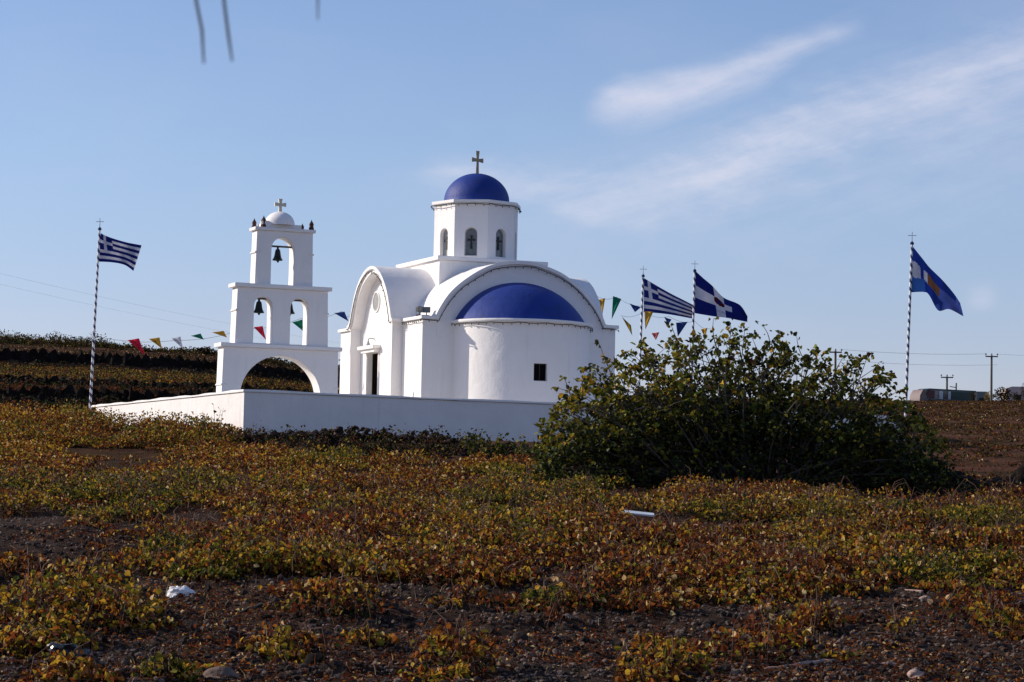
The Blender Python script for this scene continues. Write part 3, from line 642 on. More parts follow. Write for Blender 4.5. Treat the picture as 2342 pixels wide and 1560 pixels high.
tag(flag('flag', 'navy flag with white cross and dark red emblem above the fig bush', DM-.4, Zs([(1296, 305), (1400, 400), (1500, 485), (1640, 628), (1830, 715), (1922, 850)], 1340, 560, 5.2), Zs([(1290, 812), (1420, 835), (1550, 855), (1672, 868), (1830, 900), (1920, 918)], 1340, 560, 5.2), [0, .2, .42, .58, .84, 1], f3, [M['f_navy'], M['f_white'], M['f_red'], M['f_grey'], M['f_navy']], 80, 48, .06, 2.2), cat='flag')
DR = 73.6
flagpole(2086, 560, DR, 1.6, 'spiral striped flagpole at the right, clear of the bush', .028)
def f4(u, v):
    wob = .02*math.sin(u*21+v*9)
    if .31+wob < v < .64+wob:
        if u < .20: return 1
        if u < .27: return 0
        if u < .37: return 1
        if u < .62: return 2 if (v < .60 or u < .5) else 4
        return 4  # fly end of the white stripe: shade painted in as violet
    if v >= .62: return 3 if u < .29 else (4 if u > .70 else 0)
    return 4 if u > .88 else 0
tag(flag('flag', 'blue and white flag with golden centre drooping from the right-hand pole', DR, Zs([(296, 215), (370, 308), (430, 382), (530, 480), (610, 575), (665, 655)], 2000, 500, 3.392), Zs([(285, 572), (386, 570), (425, 596), (494, 712), (580, 703), (690, 758)], 2000, 500, 3.392), [0, .26, .42, .64, .82, 1], f4, [M['f_mid'], M['f_white'], M['f_gold'], M['f_sky'], M['f_violet_shade']], 70, 42, .09, .8, .5), cat='flag')

# ------------------------------------------------------------------ bunting
def bunting(label, cordpts, pens):
    r = thing('bunting', label, 'bunting', cordpts[0])
    o0 = Vector(cordpts[0]); b = MB(); L = [(Vector(p)-o0) for p in cordpts]; Q = []
    for i in range(len(L)-1):
        for j in range(8): t_ = j/8; Q.append(L[i].lerp(L[i+1], t_)-Vector((0, 0, .1*math.sin(PI*t_))))
    Q.append(L[-1]); b.tube(Q, .005, 4); b.build('cord', M['wire'], r)
    for tri, D, c in pens:
        b = MB(); P = [at(*q, D)-o0 for q in tri]; N = (P[1]-P[0]).cross(P[2]-P[0]).normalized(); g = []
        for j in range(7):
            v = j/6; row = []
            for i in range(7):
                u = i/6; q = P[0].lerp(P[1], u); q = q.lerp(P[2], v)
                row.append(q+N*(.05*math.sin(5*v+3*u)*v)+N*.03*math.sin(6*u))
            g.append(row)
        b.sheet(g); o = b.build('pennant', M[c], r, 60, recalc=False); md = o.modifiers.new('cloth_thickness', 'SOLIDIFY'); md.thickness = .003
bunting('bunting of coloured pennants strung behind the belfry', [at(222, 770, 79), at(400, 779, 78.6), at(560, 752, 78.2), at(690, 728, 78), at(782, 712, 78), at(800, 722, 78)],
    [([(292, 778), (318, 774), (331, 812)], 78.8, 'p_red'), ([(340, 775), (365, 772), (370, 797)], 78.7, 'p_yellow'), ([(392, 774), (413, 770), (418, 797)], 78.6, 'p_white'), ([(436, 768), (459, 763), (466, 777)], 78.5, 'p_green'),
     ([(484, 760), (512, 757), (519, 772)], 78.4, 'p_yellow'), ([(580, 748), (601, 746), (608, 777)], 78.2, 'p_red'), ([(668, 737), (692, 731), (693, 757)], 78.1, 'p_green'), ([(764, 716), (788, 713), (797, 735)], 78, 'p_blue')])
bunting('bunting of pennants between the church and the two middle flagpoles', [at(1362, 676, 83), at(1410, 679, 83.5), at(1472, 700, 86)],
    [([(1367, 686), (1384, 682), (1377, 722)], 83.2, 'p_yellow'), ([(1402, 677), (1421, 684), (1399, 730)], 83.5, 'p_green'), ([(1440, 694), (1466, 703), (1452, 714)], 84.8, 'p_blue')])
bunting('bunting of faded pennants drooping into the top of the fig bush', [at(1420, 722, 84), at(1472, 713, 85.8), at(1530, 724, 85), at(1590, 735, 85.5), at(1626, 752, 85)],
    [([(1422, 724), (1443, 744), (1446, 768)], 84.2, 'p_gold'), ([(1474, 712), (1494, 713), (1476, 754)], 85.4, 'p_yellow'), ([(1519, 725), (1536, 731), (1528, 742)], 85.2, 'p_blue'), ([(1546, 738), (1573, 736), (1550, 770)], 85.2, 'p_blue'), ([(1603, 753), (1618, 750), (1612, 772)], 85, 'p_yellow'), ([(1490, 762), (1508, 760), (1500, 778)], 84.6, 'p_pink')])

# ------------------------------------------------------------------ utility poles, wires, far things on the ridge
def utility_pole(px, py, D, arm, label, h=7.5, r=.13, ins=3):
    top = at(px, py, D); zb = min(zt(top.x, top.y)-.3, top.z-2)
    t_ = thing('utility_pole', label, 'utility pole', (top.x, top.y, zb), 0, 'wooden utility poles on the ridge'); L = top.z-zb
    b = MB(); b.tube([(0, 0, 0), (0, 0, L)], [r*1.25, r], 10); b.build('post', M['postgrey'], t_)
    b = MB(); b.box(-arm, arm, -.07, .07, L-.22, L-.06); b.build('crossarm', M['postgrey'], t_)
    for k in range(ins):
        x = -arm*.94+2*arm*.94*k/max(1, ins-1)
        b = MB(); b.lathe([(.02, L-.06), (.03, L+.04), (.10, L+.06), (.11, L+.16), (.06, L+.26), (.01, L+.28)], (x, 0, 0), 8); b.build('insulator', M['porcelain'], t_)
    return t_, top
_, pA = utility_pole(2268, 813, 330, .80, 'tall wooden pole with crossarm beside the pinkish building')
_, pB = utility_pole(2166, 861, 350, .85, 'short-looking wooden pole with crossarm standing behind the bus')
_, pC = utility_pole(1911, 803, 300, .75, 'wooden pole with crossarm peeping over the fig bush')
q = at(2187, 876, 352); zb = zt(q.x, q.y)-.3; t_ = thing('service_post', 'bare post linked by a rail to the pole behind the bus', 'post', (q.x, q.y, zb))
b = MB(); b.tube([(0, 0, 0), (0, 0, q.z-zb)], [.12, .1], 8); b.build('post', M['postgrey'], t_); b = MB(); b.tube([(-.1, 0, q.z-zb-.62), (-1.1, -1.4, q.z-zb-.58)], .06, 6); b.build('rail', M['postgrey'], t_)
def wire(a, c, sag, label, r=.012, n=40, ox=0.0):
    o0 = Vector(a); b = MB(); b.tube([(Vector(a).lerp(Vector(c), i/n)-o0)-Vector((0, 0, sag*4*(i/n)*(1-i/n))) for i in range(n+1)], r, 4)
    o = b.build('power_line', M['lampgrey'], None); o.location = o0; tag(o, label, 'power line')
far = at(-340, 540, 120)
wire(far, pC+Vector((-.6, 0, .2)), 4.2, 'upper thin power line sloping down past the left flagpole to the belfry', .0034)
wire(far+Vector((0, .5, -.55)), pC+Vector((.6, 0, .2)), 4.4, 'lower thin power line sloping down past the left flagpole to the belfry', .003)
wire(pC+Vector((.7, 0, .2)), pA+Vector((-.75, 0, .2)), .25, 'thin power line between the fig bush pole and the tall pole', .016)
wire(pC+Vector((.2, 0, -1.0)), pA+Vector((.75, 0, -1.2)), .3, 'lower faint power line running to the tall pole at right', .014)
wire(pA+Vector((.75, 0, .2)), at(2800, 800, 320), .6, 'thin power line leaving the tall pole towards the right edge', .014)

# bus parked on the ridge, seen over the crest
def ridge(px, D): P = at(px, 900, D); return Vector((P.x, P.y, zt(P.x, P.y)))
q0, q1 = at(2092, 900, 338), at(2224, 900, 342); zb = min(at(2150, 932, 340).z, zt(at(2150, 900, 340).x, 340.0)+.2)
bus = thing('bus', 'dark green coach with a pink and red front parked on the ridge', 'bus', ((q0.x+q1.x)/2, (q0.y+q1.y)/2, zb), math.atan2(q1.y-q0.y, q1.x-q0.x))
bl = (q1-q0).length/2; bh = at(2150, 892, 340).z-zb
b = MB(); pr = [(-bl+1.1, .45), (bl-.1, .45), (bl, .6), (bl, bh-.35), (bl-.15, bh-.12), (-bl+2.0, bh-.12), (-bl+1.25, bh-.25), (-bl+1.0, bh*.55)]
b.plate(pr, [], -1.2, 1.2, FRX); b.build('body', M['busgrey'], bus)
b = MB(); b.plate([(-bl+1.15, bh-.13), (bl-.1, bh-.13), (bl-.3, bh+.02), (-bl+1.5, bh+.06)], [], -1.22, 1.22, FRX); b.build('roof', M['busgreen'], bus)
b = MB(); b.plate([(-bl, .5), (-bl+1.0, .5), (-bl+1.0, bh*.95), (-bl+.55, bh*.95), (-bl+.05, bh*.62)], [], -1.18, 1.18, FRX); b.build('cab', M['buspink'], bus)
wx = [(-bl+1.15, -bl+2.3, 'busred'), (-bl+2.45, -bl+3.0, 'busdark'), (-bl+3.1, -bl+3.7, 'buswin'), (-bl+3.75, -bl+4.5, 'busdark'), (-bl+4.55, -bl+4.95, 'buswin'), (-bl+5.0, bl-.9, 'busgreen'), (bl-.8, bl-.15, 'busdark')]
for x0, x1, k in wx:
    b = MB(); b.box(x0, x1, -1.23, -1.205, bh*.45, bh-.22); b.build('window', M[k], bus)
for x in (-bl+1.6, bl-1.5):
    b = MB(); b.tube([(x, -1.24, .5), (x, -.9, .5)], .48, 18); b.build('wheel', M['tyre'], bus)
def far_house(px0, px1, pyt, D, label, roof=False, m='farpink'):
    a, c = at(px0, 905, D), at(px1, 905, D); zb = zt((a.x+c.x)/2, D)-.5; zt_ = at((px0+px1)/2, pyt, D).z
    t_ = thing('farm_building', label, 'building', ((a.x+c.x)/2, D, zb)); hw = (c.x-a.x)/2; hh = zt_-zb
    b = MB(); b.plate([(-hw, 0), (hw, 0), (hw, hh*.82), (hw*.7, hh), (-hw*.55, hh), (-hw, hh*.9)], [], -2, 2, FRX); b.build('wall', M[m], t_)
    b = MB(); b.box(-.35, .35, -2.02, -2.001, 0.1, hh*.55); b.build('door', M['door'], t_)
    b = MB(); b.box(hw*.45, hw*.8, -2.02, -2.001, hh*.45, hh*.75); b.build('window', M['black'], t_)
far_house(2296, 2350, 886, 342, 'pale pinkish building at the right edge behind dark shrubs')
far_house(2222, 2256, 897, 352, 'low grey building right of the bus on the skyline', m='busgrey')

# ------------------------------------------------------------------ leaf machinery
TL = np.array([(0, -.5, 0), (-.34, -.46, .07), (-.52, -.08, .15), (-.36, .22, .10), (-.20, .30, .08), (0, .56, -.03), (.20, .30, .08), (.36, .22, .10), (.52, -.08, .15), (.34, -.46, .07)])
TLf = np.array([0, 5, 4, 3, 2, 1, 0, 9, 8, 7, 6, 5]); TLc = np.array([6, 6])
TS = np.array([(0, -.5, 0), (-.42, -.05, .14), (0, .55, 0), (.42, -.05, .14)]); TSf = np.array([0, 2, 1, 0, 3, 2]); TSc = np.array([3, 3])
def leaf_arrays(C, size, col, up=0.5, simple_=False, R=rng):
    """one small folded leaf per centre, random heading; returns vertices, flat faces, counts, colours"""
    n = len(C); T_, f_, c_ = (TS, TSf, TSc) if simple_ else (TL, TLf, TLc)
    nrm = R.normal(size=(n, 3))*.75; nrm[:, 2] = np.abs(nrm[:, 2])*.6+up; nrm /= np.linalg.norm(nrm, axis=1, keepdims=True)
    h = R.normal(size=(n, 3)); h -= (h*nrm).sum(1, keepdims=True)*nrm; h /= np.linalg.norm(h, axis=1, keepdims=True); s_ = np.cross(h, nrm)
    sz = (size*R.uniform(.65, 1.25, n))[:, None, None]; jw = R.uniform(.5, 1.05, (n, 1, 1)); fold = R.uniform(.3, 3.0, (n, 1, 1))
    V = C[:, None, :]+sz*(T_[None, :, 0:1]*jw*s_[:, None, :]+T_[None, :, 1:2]*h[:, None, :]+T_[None, :, 2:3]*fold*nrm[:, None, :])
    k = len(T_); F_ = (f_[None, :]+(np.arange(n)*k)[:, None]).ravel(); cn = np.tile(c_, n)
    cc = np.repeat(np.concatenate([col, np.ones((n, 1))], 1), k, axis=0)
    return V.reshape(-1, 3), F_, cn, cc
def leaf_obj(name, parts, m, parent=None):
    Vs, Fs, Cn, Cc = [], [], [], []; off = 0
    for V, F_, c, k in parts: Vs.append(V); Fs.append(F_+off); Cn.append(c); Cc.append(k); off += len(V)
    o = np_mesh(name, np.concatenate(Vs), np.concatenate(Fs), np.concatenate(Cn), m, False, np.concatenate(Cc))
    if parent: o.parent = parent
    return o
PAL = {'gold': (.46, .27, .026), 'olive': (.19, .150, .018), 'green': (.085, .094, .013), 'dgreen': (.024, .033, .010), 'orange': (.31, .100, .016), 'red': (.135, .033, .012), 'brown': (.075, .032, .014), 'tan': (.62, .43, .20), 'dark': (.014, .009, .006), 'lime': (.20, .21, .03)}
def pick(n, wts, jit=.25):
    ks = list(wts); pr = np.array([wts[k] for k in ks], float); pr /= pr.sum(); ix = rng.choice(len(ks), n, p=pr)
    c = np.array([PAL[k] for k in ks])[ix]; return np.clip(c*rng.uniform(1-jit, 1+jit, (n, 1))*rng.uniform(.92, 1.08, (n, 3)), 0, 1)

# ------------------------------------------------------------------ vines: low sprawling autumn plants over the whole near field
def inell(px, py, e): return ((px-e[0])/e[2])**2+((py-e[1])/e[3])**2
GAPS = [(140, 1275, 250, 52), (1610, 1205, 150, 30), (330, 1475, 190, 40), (700, 1350, 230, 18), (260, 1060, 150, 30), (640, 1020, 130, 22), (2130, 1232, 150, 24), (1300, 1345, 110, 14), (420, 1195, 130, 24), (820, 1140, 90, 16), (1180, 1180, 90, 14), (1900, 1290, 110, 18), (2010, 1390, 130, 30), (1460, 1205, 60, 26), (430, 1385, 80, 26), (1000, 1250, 80, 12)]
NAMED = [([(60, 1420, .55, 'y'), (190, 1390, .5, 'y'), (280, 1430, .4, 'y'), (90, 1470, .42, 'y'), (20, 1480, .4, 'o')], 'spreading yellow-green vine at the left edge above the black bag'),
         ([(160, 1560, .34, 'o')], 'golden vine cut by the bottom edge at left'),
         ([(1035, 1532, .34, 'o'), (1010, 1545, .25, 'y')], 'low golden vine on bare soil at bottom centre'),
         ([(1245, 1394, .26, 'g'), (1330, 1390, .30, 'g')], 'small green vine behind the rounded brown stone'),
         ([(2050, 1310, .42, 'g'), (2120, 1322, .5, 'g'), (2185, 1330, .42, 'g')], 'bright green vine at right with deep shade beneath'),
         ([(1520, 1525, .36, 'y'), (1560, 1475, .28, 'o'), (1470, 1550, .26, 'o')], 'tall yellow vine on bare soil right of bottom centre'),
         ([(2270, 1442, .24, 'y'), (2335, 1452, .26, 'o')], 'small golden vine near the right edge beside the dark stick'),
         ([(640, 1502, .26, 'y'), (600, 1480, .22, 'o')], 'sparse yellow vine on stony soil left of bottom centre'),
         ([(385, 1558, .22, 'g')], 'small green vine tuft at the bottom edge by the grey slab'),
         ([(1820, 1420, .22, 'y'), (1865, 1432, .2, 'o')], 'small yellow vine among red fallen leaves right of centre')]
CLUMPS = [(540, 1310, .5, 'g'), (640, 1300, .5, 'g'), (470, 1320, .4, 'g'), (740, 1310, .42, 'y'), (960, 1315, .4, 'y'), (1060, 1308, .4, 'g'), (1660, 1362, .35, 'y'), (1760, 1342, .35, 'g'), (690, 1090, .6, 'y'), (700, 1130, .6, 'y'), (770, 1190, .5, 'g'), (1560, 1175, .5, 'y'), (1660, 1180, .5, 'g'), (1720, 1180, .5, 'y'), (300, 1180, .4, 'g'), (60, 1160, .5, 'y')]
WMIX = {'y': dict(gold=4.5, olive=4, green=1, orange=2.6, brown=2.4, red=1.4, tan=.8), 'g': dict(green=5, olive=6, gold=2.5, dgreen=2, brown=1, tan=.5), 'o': dict(orange=4, gold=3, red=3, brown=3, olive=2, tan=.4), 'r': dict(red=5.2, brown=5.2, orange=3, gold=1, olive=.8, tan=1.1), 'm': dict(olive=2.2, gold=2.8, orange=3, brown=4.5, red=3.6, green=.5, dark=1, tan=1.0)}
SHADEV = dict(brown=4, red=2, dgreen=2, dark=3, olive=1)  # darker colours for the lower leaves, painting in shade under the canopy
def vine_leaves_at(x, y, r, kd, simple_=False, dens=1.0):
    n = int((400 if y < 30 else 310 if y < 40 else 200)*(r/.45)**1.7*dens); u_ = rng.random(n); th = rng.uniform(0, 2*PI, n); rr = r*np.sqrt(u_)*rng.uniform(.7, 1.2, n)
    hgt = rng.choice([rng.uniform(.06, .18), rng.uniform(.16, .42)])*(r/.45)**.5*(1.25 if y < 27 else 1.0)*(1.7 if (y > 57 and x < -5.5) else 1.0)
    cx_ = x+rr*np.cos(th)*1.25; cy_ = y+rr*np.sin(th)
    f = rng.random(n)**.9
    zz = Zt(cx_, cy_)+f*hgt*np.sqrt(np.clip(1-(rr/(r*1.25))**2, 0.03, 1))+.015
    c = pick(n, WMIX[kd]); dk = f < .36; c[dk] = pick(int(dk.sum()), SHADEV)
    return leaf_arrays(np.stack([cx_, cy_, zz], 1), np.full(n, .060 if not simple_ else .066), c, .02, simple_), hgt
def vine_canes(b, x, y, r, hgt, k=3, o0=Vector((0, 0, 0))):
    for q in range(k):
        a = rng.uniform(0, 2*PI); L = r*rng.uniform(.6, 1.6); up = hgt*rng.uniform(.7, 1.5)
        pts = [Vector((x+math.cos(a)*L*f+rng.normal()*.03, y+math.sin(a)*L*f+rng.normal()*.03, zt(x+math.cos(a)*L*f, y+math.sin(a)*L*f, True)+up*math.sin(PI*min(1, f*.9+.1))+.015))-o0 for f in (0, .25, .5, .75, 1)]
        b.tube(pts, [.007, .006, .005, .004, .002], 4, False)
plants = []
for k in range(9000):
    D = 21+(77-21)*rng.random()**.8; hw = D*1500/FPX; x = rng.uniform(-hw, hw)
    z = zt(x, D); P = Vector((x, D, z)); zc = P.dot(cF); px = 1171+FPX*P.dot(cX)/zc; py = 780-FPX*P.dot(cY)/zc
    if D > WC.y-1:
        pu = (x-WC.x)*wu.x+(D-WC.y)*wu.y; pv = (x-WC.x)*wv.x+(D-WC.y)*wv.y
        if pu > -.35 and pv > -.35: continue
    if px > 1230 and px < 2180 and 46.2 < D < 52: continue
    if D > 66 and px > 225: continue
    if px > 520 and D > 56.5+rng.random()*2: continue
    if px > 640 and D > 53.6+rng.random()*1.2: continue
    if px > 1000 and D > 53: continue
    if px > 1900 and D > 44.5: continue
    small = py > 1375 and rng.random() < .75
    nzv = float(fbm(np.array(x*.35+9), np.array(D*.16+4), 3))
    dens_ = .85 if py < 1250 else np.interp(py, [1250, 1340, 1385, 1415, 1600], [.90, .68, .22, .05, .02])
    if any(inell(px, py, e) < 1 for e in GAPS): dens_ *= .14; small = True
    if rng.random() > dens_*np.interp(nzv, [.38, .53], [.14, 1.0]): continue
    nz4 = float(fbm(np.array(x*.5+40), np.array(D*.25+14), 2))
    kind = 'r' if nz4 < .48 else 'm' if nz4 < .57 else 'y' if nz4 < .68 else 'g'
    if rng.random() < .35: kind = rng.choice(['m', 'o', 'r', 'y'])
    if py < 1060 and px < 560: kind = rng.choice(['r', 'o', 'm', 'g'])
    if small: kind = rng.choice(['r', 'r', 'm', 'o', 'y'])
    plants.append((x, D, rng.uniform(.10, .26) if small else rng.uniform(.24, .52), kind))
for px, py, r, kd in CLUMPS:
    P = hit(px, py+14); plants.append((P.x, P.y, r, kd)); plants.append((P.x+rng.uniform(-.3, .3), P.y+rng.uniform(-.2, .4), r*.7, kd))
near_p, canes = [], MB()
for x, y, r, kd in plants:
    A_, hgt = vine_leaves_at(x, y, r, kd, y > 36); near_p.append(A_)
    if y < 45: vine_canes(canes, x, y, r, hgt, 4)
for lst, lab in NAMED:
    P0 = hit(lst[0][0], lst[0][1]+14); last = None; vn = thing('vine', lab, 'vine', P0, 0, 'separate low vines in the foreground'); parts = []; cb = MB()
    for px, py, r, kd in lst:
        P = hit(px, py+14)
        if last is not None: cb.tube([last-P0+Vector((0, 0, .01)), (last+P)/2-P0+Vector((0, .05, .05)), P-P0+Vector((0, 0, .01))], .007, 5, False)
        last = P
        for k in range(2):
            x, y = P.x+(rng.uniform(-.25, .25) if k else 0), P.y+(rng.uniform(0, .35) if k else 0)
            (V, F_, cn, cc), hgt = vine_leaves_at(x, y, r*(1-.25*k), kd); parts.append((V-np.array(P0[:]), F_, cn, cc)); vine_canes(cb, x, y, r, hgt, 4, P0)
    leaf_obj('leaves', parts, M['leaf'], vn); cb.build('canes', M['dtwig'], vn, 60, recalc=False)
# fallen leaves lying on the soil
n = 110000; D = 21+(50-21)*rng.random(n)**1.6; x = rng.uniform(-1, 1, n)*D*1400/FPX
keep = fbm(x*.5+2, D*.4+7, 3) > .36+.16*rng.random(n); x, D = x[keep], D[keep]
C = np.stack([x, D, Zt(x, D)+.012], 1)
near_p.append(leaf_arrays(C, np.full(len(C), .046), pick(len(C), dict(red=5, brown=5, orange=1.5, tan=.6, gold=.3)), 1.2, True))
tag(leaf_obj('vine_leaves', near_p, M['leaf']), 'sprawling low vines with yellow, green and red-brown autumn leaves', 'vines', kind='stuff')
tag(canes.build('vine_canes', M['dtwig'], None, 60, recalc=False), 'thin brown vine canes arching among the autumn leaves', 'vine canes', kind='stuff')

# dry grass and bare stalks between the vines
n = 22000; D = 21.5+(58-21.5)*rng.random(n); x = rng.uniform(-1, 1, n)*D*1400/FPX
pu = (x-WC.x)*wu.x+(D-WC.y)*wu.y; pv = (x-WC.x)*wv.x+(D-WC.y)*wv.y
keep = (fbm(x*.45+12, D*.3+9, 3) > .36+.25*rng.random(n)) & ~((x > .5) & (x < 9) & (D > 45.5)); x, D = x[keep], D[keep]; n = len(x)
z0 = Zt(x, D); h = rng.uniform(.04, .20, n)*(.4+.8*rng.random(n)); wd = rng.uniform(.0015, .0035, n); a = rng.uniform(0, 2*PI, n); ln = rng.normal(size=(n, 2))*.45*h[:, None]
mid = np.stack([x+ln[:, 0]*.3, D+ln[:, 1]*.3, z0+h*.55], 1); dx_ = np.stack([np.cos(a)*wd, np.sin(a)*wd, 0*wd], 1)
base = np.stack([x, D, z0-.01], 1); tipv = np.stack([x+ln[:, 0], D+ln[:, 1], z0+h], 1)
V = np.stack([base-dx_, base+dx_, mid+dx_*.8, mid-dx_*.8, tipv], 1).reshape(-1, 3)
Fq = (np.array([0, 1, 2, 3, 3, 2, 4])[None]+(np.arange(n)*5)[:, None]).ravel()
gc = np.repeat(np.concatenate([pick(n, dict(brown=6, tan=1.0, red=2.5, orange=1.2, dark=1.5), .3), np.ones((n, 1))], 1), 5, axis=0)
tag(np_mesh('dry_grass', V, Fq, np.tile([4, 3], n), M['leaf'], False, gc), 'thin dry grass and bare stalks standing between the vines', 'dry grass', kind='stuff')

# ------------------------------------------------------------------ stones
ICO = None
def rock_arrays(C, size, seed=0, sub=1):
    bm = bmesh.new(); bmesh.ops.create_icosphere(bm, subdivisions=sub, radius=1); T_ = np.array([v.co[:] for v in bm.verts]); F_ = np.array([[v.index for v in f.verts] for f in bm.faces]); bm.free()
    R = np.random.default_rng(seed); n = len(C); k = len(T_)
    sc = R.uniform(.6, 1.25, (n, 1, 3)); sc[:, :, 2] *= .72; j = R.uniform(.62, 1.25, (n, k, 1))
    a = R.uniform(0, 2*PI, n); ca, sa = np.cos(a)[:, None], np.sin(a)[:, None]
    L = T_[None]*sc*j*np.asarray(size).reshape(-1, 1, 1); X_ = L[:, :, 0]*ca-L[:, :, 1]*sa; Y_ = L[:, :, 0]*sa+L[:, :, 1]*ca
    V = np.stack([X_, Y_, L[:, :, 2]], 2)+C[:, None, :]
    Fa = (F_[None]+(np.arange(n)*k)[:, None, None]).reshape(-1, 3); return V.reshape(-1, 3), Fa
n = 42000; D = 21+(40-21)*rng.random(n)**1.7; x = rng.uniform(-1, 1, n)*D*1350/FPX
C = np.stack([x, D, Zt(x, D)+.004], 1); sz = .008+.032*rng.random(n)**2.6
V, Fa = rock_arrays(C, sz, 5); o = np_mesh('gravel', V, Fa.ravel(), np.full(len(Fa), 3), M['stonepale'], False); tag(o, 'dark volcanic gravel and clods scattered over the bare soil', 'gravel', kind='stuff')
n = 9500; D = 21+(36-21)*rng.random(n)**1.4; x = rng.uniform(-1, 1, n)*D*1350/FPX
C = np.stack([x, D, Zt(x, D)+.01], 1); V, Fa = rock_arrays(C, .018+.045*rng.random(n)**2.6, 6, 1); o = np_mesh('clods', V, Fa.ravel(), np.full(len(Fa), 3), M['stone'], False); tag(o, 'black lava clods lying between the vines', 'clods', kind='stuff')
for px, py, rpx, lab, mk in ((1290, 1412, 22, 'rounded brown stone beside the small green vine at centre', 'stonepale'), (955, 1470, 20, 'black stone on bare soil, left of the rounded twin stone', 'stone'), (1190, 1455, 22, 'dark rounded stone on bare soil below the brown stone', 'stone'),
        (655, 1430, 24, 'upright dark stone in the soil gap left of centre', 'stone'), (725, 1512, 30, 'broad black stone near the bottom left of centre', 'blackrock'), (500, 1540, 42, 'flat grey slab of rock at the bottom edge left of centre', 'stonepale'),
        (1208, 1494, 17, 'small grey stone in front of the dark rounded stone', 'stonepale'), (1850, 1408, 16, 'small dark stone half hidden by red fallen leaves', 'stone'), (415, 1246, 15, 'small black stone in the dark gap among the vines at left', 'blackrock'), (2115, 1378, 13, 'pale pinkish stone in the shade under the green vine at right', 'stick'), (2095, 1545, 18, 'pinkish wedge of stone at the bottom right', 'stick')):
    P = hit(px, py+rpx*.5); r = rpx/FPX*P.y
    bm = bmesh.new(); bmesh.ops.create_icosphere(bm, subdivisions=3, radius=1)
    sd_ = rng.random()*50; sq = rng.uniform(.55, .8); st_ = rng.uniform(.8, 1.25)
    for v in bm.verts:
        c = v.co; k = 1+.5*(float(fbm(np.array(c.x*1.3+sd_), np.array(c.y*1.3+c.z*1.7), 3))-.5)+.15*math.copysign(1, c.x)*.4
        v.co = Vector((c.x*k*st_, c.y*k, c.z*k*sq))*r
    me = bpy.data.meshes.new('stone'); bm.to_mesh(me); bm.free(); me.materials.append(M[mk]); me.polygons.foreach_set('use_smooth', [True]*len(me.polygons)); me.set_sharp_from_angle(angle=rad(28))
    o = bpy.data.objects.new('stone', me); COL.objects.link(o); o.location = P+Vector((0, 0, r*.2)); o.rotation_euler = (0, 0, rng.random()*6); tag(o, lab, 'stone', 'loose stones in the field')

# dry-stone wall along the top of the near field
DW = [(565, 1006, 62), (700, 1008, 61), (850, 1012, 60), (1000, 1022, 59), (1150, 1040, 57), (1320, 1062, 54), (1600, 1090, 52), (1900, 1098, 50.5), (2080, 1096, 49), (2200, 1102, 47), (2400, 1116, 46), (2600, 1126, 45)]
pts = []
for i in range(len(DW)-1):
    for j in range(20):
        t_ = j/20; D = DW[i][2]*(1-t_)+DW[i+1][2]*t_; px = DW[i][0]*(1-t_)+DW[i+1][0]*t_; x = (px-1171)/FPX*D; pts.append((x, D, px))
Cs, Sz = [], []
for x, D, px in pts:
    hgt = np.interp(px, [560, 700, 850, 1200, 1900, 2150, 2280, 2600], [.15, .36, .42, .30, .4, .40, .30, .36])*(.8+.4*rng.random())
    for k in range(10):
        zz = rng.random()*hgt; Cs.append((x+rng.normal()*.08, D+rng.normal()*.16*(1-.5*zz/max(hgt, .05)), zt(x, D, True)+zz)); Sz.append(.04+.09*rng.random()**1.6)
V, Fa = rock_arrays(np.array(Cs), np.array(Sz), 8, 1)
o = np_mesh('dry_stone_wall', V, Fa.ravel(), np.full(len(Fa), 3), M['stone'], False); tag(o, 'low tumbled dry-stone wall of dark lava along the field edge', 'stone wall')
P = hit(2338, 1112); bm = bmesh.new(); bmesh.ops.create_icosphere(bm, subdivisions=4, radius=1)
for v in bm.verts:
    c = v.co; k = 1+.35*(float(fbm(np.array(c.x*1.1+3), np.array(c.y*1.1+c.z*1.9), 4))-.5); v.co = Vector((c.x*.34*k+.10*c.z, c.y*.3*k, c.z*.34*k+.12))
me = bpy.data.meshes.new('boulder'); bm.to_mesh(me); bm.free(); me.materials.append(M['blackrock']); me.polygons.foreach_set('use_smooth', [True]*len(me.polygons)); me.set_sharp_from_angle(angle=rad(30))
o = bpy.data.objects.new('boulder', me); COL.objects.link(o); o.location = P+Vector((.12, 0, .05)); tag(o, 'black boulder at the right edge on the field wall', 'boulder')

# terrace walls on the left hillside
def terrace_wall(y0, x0, x1, h, label, n=420):
    b = MB(); g = []
    xs_ = np.linspace(x0, x1, n); yw = y0 - 1.5*(fbm(xs_*.06+3, xs_*0+1, 3)-.5)*4
    up = Zt(xs_, yw+1.2, False); R = []
    for j in range(6):
        R.append([(xs_[i], yw[i]+.5*j/5-.25+(.34*(rng.random()-.5)), (zt(xs_[i], yw[i]-.6)-.3)*(1-j/5)+(up[i]+h*.35*(rng.random()))*(j/5)) for i in range(n)])
    R.append([(xs_[i], yw[i]+1.0, up[i]-.1) for i in range(n)])
    b.sheet(R); o = b.build('terrace_wall', M['blackrock'], None, 20, recalc=False); tag(o, label, 'terrace wall')
terrace_wall(95.1, -48, 8, .9, 'dark stone terrace wall lowest on the left hillside')
terrace_wall(110.4, -52, 8, .7, 'dark stone terrace wall in the middle of the left hillside')
terrace_wall(160.8, -75, 12, 1.3, 'dark stone terrace wall highest on the left hillside, below the skyline scrub')

